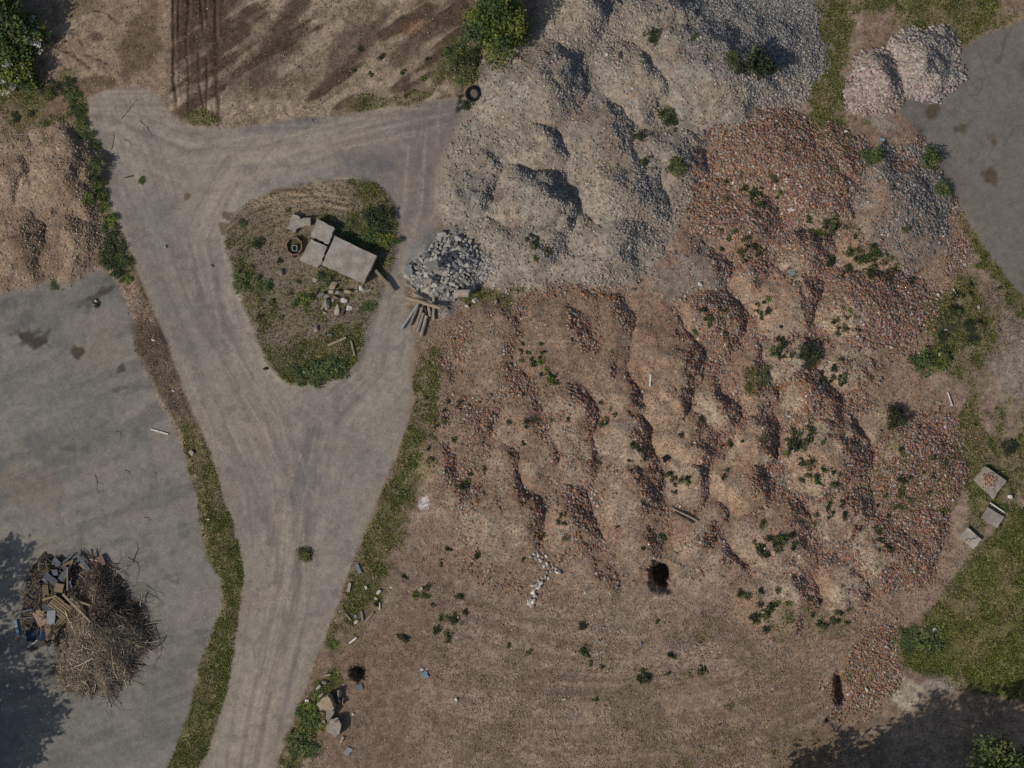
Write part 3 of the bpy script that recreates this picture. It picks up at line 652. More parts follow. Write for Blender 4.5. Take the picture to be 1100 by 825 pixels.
chunks('soil_pebbles', m_dirt * (.3 + m_south) * (1 - .6 * m_top) * ss(.2, .6, fbm(GX, GY, 30, 3, 660)), 42000, .025, .085, [(136, 119, 102), (118, 102, 87), (148, 132, 116), (132, 98, 78), (104, 89, 76), (168, 158, 146)], [6, 5, 3, 1.6, 4, .5], 2.6)
chunks('road_grit', np.maximum(m_road * (.25 + ss(18, 2, d_road)), m_yard * .25) + m_lot * .2, 3500, .015, .045, [(128, 118, 106), (100, 94, 88), (146, 136, 124)], [4, 4, 1], 3)

def blades(name, dens, n, hmin, hmax, cols, wts, w=.03):
    px, py = draw_from(dens, n)
    hh = RNG.uniform(hmin, hmax, n); a = RNG.uniform(0, 2 * np.pi, n); lean = RNG.uniform(.6, 1.9, n) * hh
    b = np.stack([wx(px), wy(py), pick(H, px, py) - .02], -1)
    side = np.stack([-np.sin(a), np.cos(a), np.zeros(n)], -1) * (w * RNG.uniform(.6, 1.5, n))[:, None]
    la = a + RNG.normal(0, .4, n)
    mid = b + np.stack([np.cos(la) * lean * .35, np.sin(la) * lean * .35, hh * .65], -1)
    tip = b + np.stack([np.cos(la) * lean, np.sin(la) * lean, hh * .9], -1)
    V = np.stack([b - side * .6, b + side * .6, mid + side, tip, mid - side], 1)
    ci = RNG.choice(len(cols), n, p=np.array(wts) / sum(wts))
    c = np.array(cols, np.float32)[ci] * RNG.uniform(.75, 1.2, (n, 1))
    t = np.repeat(alb(c), 5, 0)
    me = bpy.data.meshes.new(name)
    F = (np.array([0, 1, 2, 3, 4])[None] + (np.arange(n) * 5)[:, None])
    o = link(name, mesh(name, V.reshape(-1, 3), F, t), M_LEAF)
    return tag(o, kind='stuff')
GR = [(106, 112, 56), (96, 104, 52), (116, 118, 60), (86, 94, 50)]
GY_ = [(134, 128, 76), (146, 136, 92), (124, 116, 72), (112, 108, 64)]
patch = fbm(GX, GY, 24, 3, 671)
gd = np.clip(g - .12 + (fbm(GX, GY, 13, 3, 675) - .55) * 1.1, 0, 1) * (g > .1) * (.3 + ss(.35, .65, fbm(GX, GY, 8, 3, 670))) * (1 - ss(0, 3, d_road) * ss(3, -1, d_isle)) * (1 - ss(1, 4, d_yard)) * (1 - ss(1, 4, d_lot))
blades('grass', gd * ss(.36, .56, patch + .07), 110000, .025, .10, GR, [5, 4, 3, 3], .018)
blades('fresh_grass', gd * m_fresh * ss(.40, .58, patch), 26000, .025, .10, [(124, 128, 64), (112, 118, 58), (136, 136, 74)], [4, 4, 2], .018)
blades('straw_grass', gd * ss(.60, .40, patch), 70000, .02, .09, GY_, [4, 3, 4, 4], .017)
blades('dry_grass', np.clip(isl * .35 + m_top * .10 * ss(.4, .7, fbm(GX, GY, 30, 3, 680)) + m_vs * .2 + ss(1.2, .5, blob(1075, 340, 32, 50, 0)) * .3 * (1 - m_lot) + .1 * m_south * ss(.45, .7, fbm(GX, GY, 40, 3, 690)), 0, 1), 20000, .03, .11, [(134, 119, 94), (116, 103, 80), (108, 100, 70), (146, 133, 110)], [4, 4, 3, 2], .014)

# ------------------------------------------------------------------ plants
def leaf_arrays(cent, n_each, spread, size, cols, wts, upbias=.8, flat=.7):
    """leaf quads gathered round clump centres"""
    cent = np.asarray(cent, np.float32); n = len(cent) * n_each
    c = np.repeat(cent, n_each, 0) + np.clip(RNG.normal(0, 1, (n, 3)), -1.7, 1.7) * np.array((spread, spread, spread * flat))
    nrm = RNG.normal(0, 1, (n, 3)) + np.array((0, 0, upbias * 1.6)); nrm /= np.linalg.norm(nrm, axis=1, keepdims=True)
    t = np.cross(nrm, RNG.normal(0, 1, (n, 3))); t /= np.linalg.norm(t, axis=1, keepdims=True) + 1e-6
    b = np.cross(nrm, t); s = (size * RNG.uniform(.6, 1.4, n))[:, None]
    V = np.stack([c - t * s, c - b * s * .45 + nrm * s * .1, c + t * s, c + b * s * .45 + nrm * s * .1], 1).reshape(-1, 3)
    ci = np.repeat(RNG.choice(len(cols), len(cent), p=np.array(wts) / sum(wts)), n_each)
    col = np.array(cols, np.float32)[ci] * RNG.uniform(.75, 1.2, (n, 1)) + RNG.normal(0, 3, (n, 3))
    return V, np.arange(n * 4).reshape(-1, 4), np.repeat(alb(np.clip(col, 8, 220)), 4, 0)
def tube_arrays(paths, radii, sides=4):
    """paths (n,k,3), radii (n,k)"""
    P = np.asarray(paths, np.float32); R = np.asarray(radii, np.float32); n, k, _ = P.shape
    d = np.gradient(P, axis=1); d /= np.linalg.norm(d, axis=2, keepdims=True) + 1e-9
    ref = np.where(np.abs(d[..., 2:3]) > .9, np.array((1., 0, 0)), np.array((0, 0, 1.)))
    a = np.cross(d, ref); a /= np.linalg.norm(a, axis=2, keepdims=True) + 1e-9; b = np.cross(d, a)
    an = np.arange(sides) / sides * 2 * np.pi
    V = P[:, :, None] + R[:, :, None, None] * (np.cos(an)[None, None, :, None] * a[:, :, None] + np.sin(an)[None, None, :, None] * b[:, :, None])
    base = (np.arange(n) * k * sides)[:, None, None]; i = np.arange(k - 1)[None, :, None] * sides; j = np.arange(sides)[None, None, :]; j2 = (j + 1) % sides
    F = np.stack(np.broadcast_arrays(base + i + j, base + i + j2, base + i + sides + j2, base + i + sides + j), -1).reshape(-1, 4)
    return V.reshape(-1, 3), F
GREENS = {'bush': ([(106, 112, 48), (88, 100, 46), (72, 86, 46), (120, 120, 52), (64, 80, 48)], [3, 4, 4, 2, 3]),
          'lush': ([(82, 94, 54), (94, 104, 58), (70, 82, 50), (108, 110, 64)], [4, 3, 4, 2]),
          'dark': ([(56, 63, 42), (48, 56, 38), (66, 72, 46), (80, 83, 52)], [4, 4, 3, 1]),
          'weed': ([(70, 80, 48), (60, 70, 43), (86, 93, 54), (52, 60, 40)], [4, 4, 2, 3]),
          'olive': ([(94, 94, 58), (82, 84, 52), (108, 104, 68), (72, 76, 50)], [4, 4, 2, 2])}
def crown_points(r, h, n, rough=.25):
    v = RNG.normal(0, 1, (n, 3)); v /= np.linalg.norm(v, axis=1, keepdims=True)
    v[:, 2] = np.abs(v[:, 2]) * 1.0 - .15
    lob = 1 + rough * np.sin(v[:, 0] * 5 + RNG.random() * 6) * np.cos(v[:, 1] * 4 + RNG.random() * 6)
    rad = (RNG.random(n) ** .45)[:, None] * lob[:, None]
    return v * rad * np.array((r, r, h))
def tree(name, px, py, height, r, pal, label, cat, group=None, clumps=90, per=40, leaf=.11, crown_h=None, blossom=0):
    root = link(name, None, loc=at(px, py)); tag(root, label, cat, group)
    ch = crown_h or height * .55; cz = height - ch
    paths = [[(0, 0, -.2), (.05, .02, cz * .4), (-.04, .06, cz * .8), (0, 0, cz + ch * .5)]]; rad = [[.05 * height * .5 + .04, .035 * height * .5 + .03, .03 * height * .5 + .02, .02]]
    for i in range(9):
        a = i * 2.4 + random.random(); rr_ = r * random.uniform(.55, .9)
        paths.append([(0, 0, cz * .5 + i * .03), (math.cos(a) * rr_ * .35, math.sin(a) * rr_ * .35, cz * .85), (math.cos(a) * rr_ * .7, math.sin(a) * rr_ * .7, cz + ch * .2), (math.cos(a) * rr_, math.sin(a) * rr_, cz + ch * random.uniform(.25, .6))])
        rad.append([.05 * height * .25 + .02, .04, .025, .008])
    V, F = tube_arrays(paths, rad, 7)
    link('trunk', mesh('trunk', V, F, np.tile(alb((84, 72, 58)), (len(V), 1)), True), M_TWIG, root)
    cp = crown_points(r, ch, clumps) + np.array((0, 0, cz + ch * .1))
    V, F, T = leaf_arrays(cp, per, r * .13 + .04, leaf, *GREENS[pal])
    link('crown', mesh('crown', V, F, T), M_LEAF, root)
    if blossom:
        V, F, T = leaf_arrays(crown_points(r * 1.02, ch, blossom) + np.array((0, 0, cz + ch * .15)), 16, .09, .075, [(190, 188, 180), (172, 170, 162)], [1, 1])
        link('blossom', mesh('blossom', V, F, T), M_LEAF, root)
    return root
def shrub_mesh(name, r, h, pal, clumps, per, leaf, spread=.18):
    cp = crown_points(r, h, clumps, .4) * (.68 if spread > .2 else 1) + np.array((0, 0, h * .15))
    V, F, T = leaf_arrays(cp, per, r * spread, leaf, *GREENS[pal])
    if spread > .2:                                    # stalks from the root to each leaf bunch
        n = len(V); k = len(cp); sd_ = np.stack([-cp[:, 1], cp[:, 0], np.zeros(k)], 1); sd_ = sd_ / (np.linalg.norm(sd_, axis=1, keepdims=True) + 1e-6) * .05
        out = cp * 1.25; Q_ = np.concatenate([np.zeros((1, 3)), np.stack([out - sd_, out * 1.08, out + sd_], 1).reshape(-1, 3)])
        i_ = n + 1 + np.arange(k) * 3
        V = np.concatenate([V, Q_]); F = np.concatenate([F, np.stack([np.full(k, n), i_, i_ + 1, i_ + 2], 1)]); T = np.concatenate([T, np.tile(alb(GREENS[pal][0][0]), (k * 3 + 1, 1))])
    return mesh(name, V, F, T)
def stem_mesh(r, h):
    n = 7; P = []; R = []
    for i in range(n):
        a = i * 2.4; P.append([(0, 0, -.05), (math.cos(a) * r * .25, math.sin(a) * r * .25, h * .4), (math.cos(a) * r * .6, math.sin(a) * r * .6, h * .8)]); R.append([.015, .011, .005])
    V, F = tube_arrays(P, R, 4)
    return mesh('stem', V, F, np.tile(alb((80, 76, 48)), (len(V), 1)))
SHRUBS = {}
def shrub(name, px, py, r_px, pal, label, cat, group=None, h=.8, n=26):
    """bigger plants: stems and leaves are parts"""
    r = r_px * S; key = (pal, n)
    if key not in SHRUBS:
        SHRUBS[key] = ([shrub_mesh('foliage', 1., 1., pal, n, 34, .105) for _ in range(3)], stem_mesh(1., 1.))
    root = link(name, None, loc=at(px, py)); tag(root, label, cat, group)
    root.rotation_euler.z = random.uniform(0, 6.28); root.scale = (r, r * random.uniform(.8, 1.1), r * h * random.uniform(.85, 1.15))
    link('foliage', random.choice(SHRUBS[key][0]), M_LEAF, root); link('stem', SHRUBS[key][1], M_TWIG, root)
    return root

# trees and big bushes in view
tree('round_bush', 534, 28, 2.8, 1.7, 'bush', 'big round yellow green bush between the soil and the gravel mounds', 'bush', clumps=150, per=60, leaf=.10, crown_h=2.0)
tree('round_bush', 553, 41, 1.3, .7, 'lush', 'small bright green bush in the shadow edge of the big round bush', 'bush', clumps=40, per=40, leaf=.09, crown_h=1.0)
tree('broadleaf_tree', 4, 34, 2.7, 1.7, 'lush', 'lush dark green tree at the upper corner, west of the blossoming shrub', 'tree', clumps=110, per=55, crown_h=1.8)
tree('blossoming_shrub', 34, 40, 1.5, 1.0, 'bush', 'tall green shrub with strings of white blossom facing the bare soil', 'shrub', 'white blossoming shrubs in the corner', clumps=60, per=45, crown_h=1.1, blossom=60)
tree('blossoming_shrub', 18, 78, 1.4, 1.2, 'bush', 'broad yellowish shrub with white blossom above the tan earth heap', 'shrub', 'white blossoming shrubs in the corner', clumps=70, per=45, crown_h=1.0, blossom=50)
tree('broadleaf_tree', -2, 3, 2.4, 1.4, 'lush', 'lush green tree cut off by the corner of the photo', 'tree', clumps=80, per=50, crown_h=1.6)
tree('broadleaf_tree', 1046, 806, 8.0, 1.7, 'lush', 'bright green tree top in the tree shade at the lower corner', 'tree', clumps=90, per=45, crown_h=3.0)
# trees just outside the frame whose shade falls into it
for i, (px, py, h, r) in enumerate(((-105, 775, 8.2, 2.7), (-62, 830, 6.5, 2.0), (-120, 678, 7.5, 1.7), (-88, 872, 6.0, 1.8),
                                    (772, 912, 10, 2.2), (822, 894, 11, 2.2), (868, 876, 11.5, 2.2), (912, 866, 11.5, 2.0), (955, 878, 11.5, 2.2), (800, 935, 10, 2.2), (850, 930, 11, 2.3))):
    tree('shade_tree', px, py, h, r, 'dark', 'tall dark tree outside the photo that shades the yard corner' if px < 0 else 'tall dark tree below the photo that shades the field corner', 'tree', 'shade trees beside the yard' if px < 0 else 'shade trees below the field', clumps=70, per=32, leaf=.2, crown_h=h * .6)

# verge shrubs
for (x, y, r) in ((74,90,9),(78,104,8),(84,120,8),(87,134,7),(95,148,9),(99,158,7),(101,178,9),(96,192,7),(104,196,7),(94,212,9),(107,208,9),(112,222,8),(116,238,9),(121,254,11),(114,266,9),(129,266,10),(118,282,10),(132,280,9),(126,293,11),(136,300,7)):
    shrub('verge_shrub', x + random.uniform(-3, 3), y, r * random.uniform(.75, 1.15), random.choice(['lush', 'bush', 'weed']), 'leafy green weed bush in the row between tan earth heap and road', 'weed bush', 'weed bushes in the row beside the earth heap', .42, 30)
for (x, y, r, lab) in ((18,126,6,'dark green weed bush on bare soil above the tan earth heaps'),(34,122,5,'smaller weed bush next to the dark one above the earth heaps'),(48,133,5,'single weed sprig on the northern flank of the earth heap'),(52,101,9,'low grey green weed bush below the blossoming shrubs'),(62,96,8,'weed bush between blossoming shrubs and dark soil patch'),
    (58,306,6,'small green tuft growing through the yard beside the earth heap'),(104,326,5,'tiny green tuft with a pale stone beside a dark yard stain'),(152,194,4.5,'tiny green tuft growing alone on the road'),(328,596,9,'round olive shrub growing alone in the middle of the road'),(498,113,8,'dark green clump beside the old tyre'),
    (815,72,16,'dark green pine seedling on the biggest gravel mountain'),(962,448,12,'dark spiky bush casting black shade on the rubble'),(866,382,12,'thick dark bush on the side of a small pale mound'),(817,406,9,'olive weed tuft on the rust brown dome'),(722,128,11,'dark olive weed bush on the gravel slope by the bluish stones'),
    (940,170,13,'green bush at the edge of the pale spoil patch'),(998,172,11,'spiky green weed beside the paved lot edge'),(1012,205,9,'weed bush leaning onto the paved lot'),(992,388,13,'wide green bush at the foot of the brick slope'),(1012,385,12,'yellow green bush beside the wide green one'),(1018,342,12,'grey green bush on the weedy bank above the brick foot'),(1040,350,8,'dark little bush on the weedy bank near the path'),(1012,360,8,'round dark weed below the grey green bush'),(1046,364,7,'dark weed at the pale path edge'),
    (974,688,14,'dense green bramble at the corner of the grass and rubble'),(1000,688,14,'looser bramble clump east of the dense one'),(1080,545,5,'weed sprig beside the middle concrete slab'),(1085,482,9,'dark bush above the largest concrete slab'),
    (487,665,8,'lone dark green weed clump on the flat dirt'),(332,770,14,'bright green bush beside the big pale boulders'),(322,795,13,'green weed bush below the boulders by the road'),(336,805,10,'fresh green weed bush with pale stones around it'),(358,693,6,'bright weed sprig on the road verge above the boulders'),(345,745,8,'low green weed in front of the upper boulder'),
    (408,232,15,'dark green weed bush in the north east of the island'),(398,252,13,'green weed bush right of the large concrete slab'),(415,258,11,'yellow green weeds at the east rim of the island'),(372,246,9,'weed bush in the shade beside the upper small slab'),(385,257,8,'weed bush in the shade behind the large slab'),(262,302,10,'pale green weed bush in the west of the island'),(285,308,9,'green weed bush near the lone island boulder'),(278,262,7,'dark weed tuft north west of the brick ring'),(325,322,10,'yellow green weed bush beside the debris'),(262,240,5,'single weed sprig at the north west island rim'),(352,298,11,'weeds along the south edge of the large slab'),(342,398,14,'green weed bush at the southern tip of the island'),(360,392,12,'low weeds at the south east island rim'),(322,402,11,'weed bush at the south west island rim'),(310,225,3,'sprig of weed by the island ruts'),(396,330,7,'small weed bush between debris and road'),
    (500,75,14,'scrubby grey green bush below the big round bush'),(488,60,11,'low scrub west of the big round bush'),(498,88,8,'thin green scrub above the old tyre'),(508,62,12,'dark leafy scrub hugging the big round bush'),
    (690,148,7,'dark weed on the gravel hump below the olive bush'),(692,175,6,'dark small weed below another on the weedy gravel mound'),(728,180,12,'olive weed patch on the weedy gravel mound'),(700,42,6,'dark sprig on the gravel by the bluish mound'),(702,36,7,'dark weed clump on the pale gravel ridge'),(745,40,5,'tiny weed near the ridge of the gravel mountain'),(785,66,9,'olive weeds on the pale face of the gravel mountain'),(795,75,8,'green weeds beside the pine seedling')):
    pal = 'dark' if 'dark' in lab or 'pine' in lab else 'olive' if ('olive' in lab or 'grey green' in lab) else 'bush' if ('bright' in lab or 'yellow' in lab) else 'lush'
    shrub('wild_shrub' if r >= 9 else 'weed_plant', x, y, r * 1.1, pal, lab, 'bush' if r >= 9 else 'weed', None, .9 if ('pine' in lab or 'spiky' in lab) else .26 if 'bramble' in lab else .42, 30 if r >= 9 else 18)

# weed clumps on the mounds: leaves of four kinds, copies share them
WEEDS = [shrub_mesh('weed', 1., hh_, p, max(n_, 10), m_, sz_, .30) for p, n_, m_, sz_, hh_ in (('weed', 10, 16, .2, .5), ('dark', 8, 22, .16, .7), ('weed', 14, 9, .24, .35), ('lush', 9, 14, .22, .45), ('olive', 12, 16, .15, .4), ('dark', 6, 18, .26, .5), ('bush', 8, 14, .2, .4), ('olive', 7, 12, .3, .3))]
for m in WEEDS: m.materials.append(M_LEAF)
CL = [((577,385),(16,12),12,'on the ground below the small brown mound'),((592,404),(14,8),8,'scattered beside the field crest'),((502,516),(7,14),6,'in the short row on the low flat tan mound'),((518,504),(4,3),1,'apart from the short row, on the low flat mound'),
      ((882,240),(24,14),16,'around the white scrap on the brick mound'),((935,278),(32,22),34,'in the densest patch on the pale mound'),((812,205),(26,20),20,'on the face of the orange red brick mound'),((800,265),(28,16),12,'on the tan mound with olive weeds'),((812,270),(10,6),4,'in the pair of dark weeds on the tan mound'),((760,345),(18,16),9,'on the red rubble mound beside the smooth mound'),((815,335),(18,16),9,'on the small sandy mound left of the blue scrap'),((838,375),(14,16),12,'on the small pale mound with the thick bush'),
      ((905,345),(18,16),11,'on the upper face of the long brick slope'),((898,400),(20,16),11,'on the pale mound below the long brick slope'),((868,480),(26,18),20,'among the many clumps on the broad tan mound'),((880,510),(24,14),14,'low on the broad tan mound'),((890,548),(18,16),10,'on the tan mound with brick scree'),((835,585),(28,20),20,'sprinkled over the large pinkish mound'),((728,515),(14,14),8,'on the small weedy mound'),((690,490),(16,20),6,'on the stony scree beside black scrap'),((650,450),(14,12),5,'along the stony scree in mid field'),((560,450),(60,30),10,'sprinkled over the low tan mounds'),((470,460),(20,40),10,'along the field edge by the road'),((825,655),(24,20),14,'on the flat dusty mound near the trench'),((880,660),(22,14),8,'in the hollow above the trench'),((905,660),(12,12),4,'beside the grey speckled crest'),((965,540),(30,26),14,'on the low weedy brick mound'),((985,505),(18,18),7,'beside the three slabs on brick'),((945,575),(18,18),6,'on the wide brick rubble mound'),
      ((572,262),(14,12),9,'on the broad pale gravel foot'),((705,575),(30,14),5,'around the black pit'),((590,565),(70,24),8,'on the flat tops above the white stones'),((460,640),(50,50),16,'on the flat dirt beside the road verge'),((640,700),(110,50),14,'on the open swept dirt'),((1040,320),(26,30),10,'on the bank beside the paved lot'),((780,480),(40,40),8,'among the middle mounds'),((420,70),(60,40),8,'on the bare soil at the top'),((300,300),(40,60),12,'on the open ground of the island')]
WL = []
for (c, sp, n, where) in CL:
    for i in range(n):
        x = c[0] + random.gauss(0, sp[0] * .55); y = c[1] + random.gauss(0, sp[1] * .55)
        r = random.uniform(1.9, 5.4) * S * (1.3 if n > 12 else 1)
        WL.append((r, x, y, where))

WL.sort(reverse=True)
for r, x, y, where in WL[:265]:
    o = link('weed_plant', random.choice(WEEDS), None, None, at(x, y), (0, 0, random.uniform(0, 6.3))); o.scale = (r, r * random.uniform(.6, 1), r * .9)
    tag(o, 'small green weed clump ' + where, 'weed', 'weeds ' + where)
cc = np.concatenate([np.array(at(x, y)) + RNG.normal(0, r * .45, (6, 3)) * (1, 1, .3) + (0, 0, .06) for r, x, y, w_ in WL[265:]])
V, F, T = leaf_arrays(cc, 9, .03, .055, *GREENS['weed'])
tag(link('ground_weeds', mesh('ground_weeds', V, F, T), M_LEAF), kind='stuff')

# ------------------------------------------------------------------ stones and concrete
def rock_mesh(name, seed, flat=.7, npts=16, box=.0):
    import bmesh
    r = np.random.default_rng(seed); bm = bmesh.new()
    p = r.normal(size=(npts, 3)); p /= np.abs(p).max(1, keepdims=True) * (1 - box) + np.linalg.norm(p, axis=1, keepdims=True) * box
    p *= np.array((.5, .5 * r.uniform(.6, .95), .5 * flat)) * r.uniform(.8, 1, (npts, 1))
    for q in p: bm.verts.new(q)
    res = bmesh.ops.convex_hull(bm, input=bm.verts)
    for v in [v for v in bm.verts if not v.link_faces]: bm.verts.remove(v)
    bmesh.ops.bevel(bm, geom=bm.edges[:], offset=.02, segments=1, affect='EDGES')
    me = bpy.data.meshes.new(name); bm.to_mesh(me); bm.free(); return me
def slab_mesh(name, pts, thick, chip=.0, n_sub=6):
    """plate with the outline pts (metres, counter-clockwise), chipped edge"""
    import bmesh
    P = []
    r = random.Random(str(pts))
    for i in range(len(pts)):
        a = Vector(pts[i]); b = Vector(pts[(i + 1) % len(pts)])
        for k in range(n_sub):
            p = a.lerp(b, k / n_sub); j = chip if k else chip * .5
            P.append((p.x + r.uniform(-j, j), p.y + r.uniform(-j, j)))
    bm = bmesh.new(); vs_ = [bm.verts.new((x, y, 0)) for x, y in P]; f = bm.faces.new(vs_)
    if f.normal.z < 0: f.normal_flip()
    ext = bmesh.ops.extrude_face_region(bm, geom=[f]); up_ = [e for e in ext['geom'] if isinstance(e, bmesh.types.BMVert)]
    bmesh.ops.translate(bm, verts=up_, vec=(0, 0, thick))
    bmesh.ops.recalc_face_normals(bm, faces=bm.faces[:])
    top = [e for e in bm.edges if all(v.co.z > thick - 1e-4 for v in e.verts)]
    bmesh.ops.bevel(bm, geom=top, offset=min(.02, thick * .2), segments=2, affect='EDGES')
    me = bpy.data.meshes.new(name); bm.to_mesh(me); bm.free(); return me
M_CONC = solid('concrete', (147, 140, 129), .18, 1.7, (120, 112, 101))
M_CONCD = solid('dark_concrete', (118, 115, 109), .25, 4., (96, 93, 88))
M_CONCP = solid('pale_concrete', (150, 140, 126), .2, 4., (122, 113, 100))
M_HEAPC = solid('fresh_concrete', (150, 146, 139), .2, 4., (132, 128, 122)); M_HEAPB = solid('old_concrete', (128, 125, 120), .2, 4.)
M_BLUEC = solid('blue_grey_concrete', (104, 106, 108), .2, 4.)
M_WHITE = solid('whitewashed_stone', (192, 187, 178), .2, 5., (150, 144, 134))
M_TANC = solid('tan_stone', (150, 134, 112), .2, 5., (120, 105, 86))
M_BRICK = solid('brick', (116, 94, 82), .3, 6., (96, 78, 68))
M_LOG = solid('weathered_log', (138, 129, 116), .35, 5., (104, 94, 82), stretch=(.5, 8, 8))
M_WOODL = solid('pale_plank', (142, 130, 110), .3, 4., (110, 96, 78), stretch=(.6, 8, 8))
M_YWOOD = solid('raw_plank', (126, 112, 86), .25, 4., (102, 88, 66), stretch=(.6, 8, 8))
M_DWOOD = solid('dark_plank', (70, 64, 60), .3, 4., stretch=(.6, 8, 8))
M_PINKB = solid('faded_board', (108, 88, 80), .2, 4., stretch=(.6, 6, 6))
M_GPAN = solid('grey_panel', (96, 98, 104), .2, 3., (78, 80, 86))
M_LPAN = solid('pale_blue_sheet', (120, 124, 126), .15, 3.)
M_NAVY = solid('navy_sheet', (34, 44, 62), .3, 3.)
M_BLUE = solid('sky_blue_plastic', (112, 132, 140), .2, 4., rough=.5)
M_CARD = solid('cardboard', (128, 110, 92), .2, 4.)
M_METAL = solid('dull_pipe', (134, 138, 140), .2, 4., rough=.5)
M_RUB = solid('tyre_rubber', (30, 30, 30), .3, 12., rough=.75)
M_BLACK = solid('black_plastic', (28, 28, 32), .3, 5., rough=.6)
M_ORANGE = solid('rusty_orange', (124, 88, 64), .3, 6.)

def flat_slab(name, pix, thick, lift, mat, label, cat, group=None, tilt=(0, 0), chip=.03, n_sub=6):
    cx = sum(p[0] for p in pix) / len(pix); cy = sum(p[1] for p in pix) / len(pix)
    pts = [((x - cx) * S, -(y - cy) * S) for x, y in pix]
    if sum(pts[i][0] * pts[(i + 1) % len(pts)][1] - pts[(i + 1) % len(pts)][0] * pts[i][1] for i in range(len(pts))) < 0: pts = pts[::-1]
    o = link(name, slab_mesh(name, pts, thick, chip, n_sub), mat, None, at(cx, cy, lift), (tilt[0], tilt[1], 0))
    return tag(o, label, cat, group)
# island slabs
flat_slab('concrete_slab', [(361,254),(406,275.5),(392,305),(347,285)], .75, -.05, M_CONC, 'largest flat concrete slab on the island, speckled grey', 'concrete slab', None, chip=.02)
flat_slab('concrete_slab', [(342,236),(361,245.5),(353.5,263),(335,254.5)], .6, -.05, M_CONC, 'square upper slab touching the largest island slab', 'concrete slab', None, chip=.03)
flat_slab('concrete_slab', [(335.5,257.5),(352.5,265.5),(346,284.5),(341,288),(323,280)], .6, -.05, M_CONC, 'square lower slab between the largest slab and brick ring', 'concrete slab', None, chip=.03)
flat_slab('broken_slab', [(316,229.6),(322,233),(324,235.5),(334.5,234),(334.5,242.4),(328,243.6),(320.5,245.5),(317,251),(314,248),(308.5,246),(311.6,240)], .35, -.02, M_CONC, 'ragged broken concrete slab north of the brick ring', 'concrete slab', None, chip=.04, n_sub=3)
# octagonal brick ring
root = link('manhole_ring', None, loc=at(316.5, 265)); tag(root, 'open octagonal brick manhole ring beside the island slabs', 'manhole ring')
vs, fs = [], []
for k in range(8):
    a = math.radians(22.5 + 45 * k + 8)
    for rr_, z in ((.47, -.1), (.46, .30), (.39, .30), (.39, -.1)): vs.append((math.cos(a) * rr_ * random.uniform(.93, 1.05), math.sin(a) * rr_ * 1.12 * random.uniform(.95, 1.04), z + (random.uniform(-.1, .03) if z > 0 else 0)))
for k in range(8):
    a, b = k * 4, (k + 1) % 8 * 4
    for i in range(4): fs.append((a + i, b + i, b + (i + 1) % 4, a + (i + 1) % 4))
link('brick_rim', pymesh('brick_rim', vs, fs), M_BRICK, root)
link('fill', pymesh('fill', [(math.cos(math.radians(45 * k)) * .41, math.sin(math.radians(45 * k)) * .45, .1) for k in range(8)], [tuple(range(8))]), solid('ring_soil', (78, 72, 48), .4, 9.), root)
bx = []
for (x0, x1, y0, y1) in ((-.13, .15, .08, .12), (-.13, .15, -.2, -.16), (-.13, -.09, -.16, .08), (.11, .15, -.16, .08)):
    b = len(vs) * 0 + len(bx); bx += [(x0,y0,.05),(x1,y0,.05),(x1,y1,.05),(x0,y1,.05),(x0,y0,.25),(x1,y0,.25),(x1,y1,.25),(x0,y1,.25)]
link('inner_frame', pymesh('inner_frame', bx, [tuple(int(i) + 8 * q for i in f) for q in range(4) for f in CF]), M_METAL, root, (.02, -.05, 0))
# slabs by the grass
flat_slab('concrete_slab', [(1057,500),(1080,516),(1066,535.5),(1044.5,515)], .32, -.06, M_CONCP, 'largest of three slabs by the grass, with brick crumbs on top', 'concrete slab', None, (.03, .04), .03)
flat_slab('concrete_slab', [(1060,544),(1078,555),(1070,567),(1053.5,556)], .26, -.06, M_CONC, 'middle pale slab beside the thin white pole', 'concrete slab', None, (-.02, .03), .015)
flat_slab('concrete_slab', [(1039,566),(1054,579),(1045,589.5),(1030,576)], .26, -.06, M_CONC, 'lowest slab by the grass with a dark crack', 'concrete slab', None, (.03, -.02), .02)

sl_ = [o for o in COL.objects if o.get('label', '').startswith('lowest slab')][0]
zz_ = [(-.30,-.12), (-.12,.0), (-.02,-.08), (.12,.02), (.2,-.04), (.33,.1)]; w_ = .025
link('crack', pymesh('crack', [(x * 1.05, y + s_ * w_, .264) for x, y in zz_ for s_ in (-1, 1)], [(2 * i, 2 * i + 2, 2 * i + 3, 2 * i + 1) for i in range(5)]), solid('crack_dirt', (48, 40, 36), .3, 9.), sl_)
sl_ = [o for o in COL.objects if o.get('label', '').startswith('largest of three')][0]
n = 170; q_ = RNG.normal(0, .17, (n, 2)) + (-.06, .1); s_ = RNG.uniform(.03, .09, n)
v = np.einsum('nij,nkj->nki', rot_mats(n), CUBE[None] * (1 + RNG.uniform(-.3, .2, (n, 8, 3))) * s_[:, None, None]) + np.concatenate([q_, np.full((n, 1), .335)], 1)[:, None, :]
cc_ = np.array([(140, 104, 84), (156, 142, 126), (122, 92, 76)], np.float32)[RNG.integers(0, 3, n)]
link('brick_crumbs', mesh('brick_crumbs', v.reshape(-1, 3), (CF[None] + (np.arange(n) * 8)[:, None, None]).reshape(-1, 4), np.repeat(alb(cc_), 8, 0)), M_CHUNK, sl_)['kind'] = 'stuff'
ROCKS = [rock_mesh('stone', s, .65, 15, .5) for s in range(12)]
BLK = [rock_mesh('block', 50 + s, .75, 13, .0) for s in range(10)]
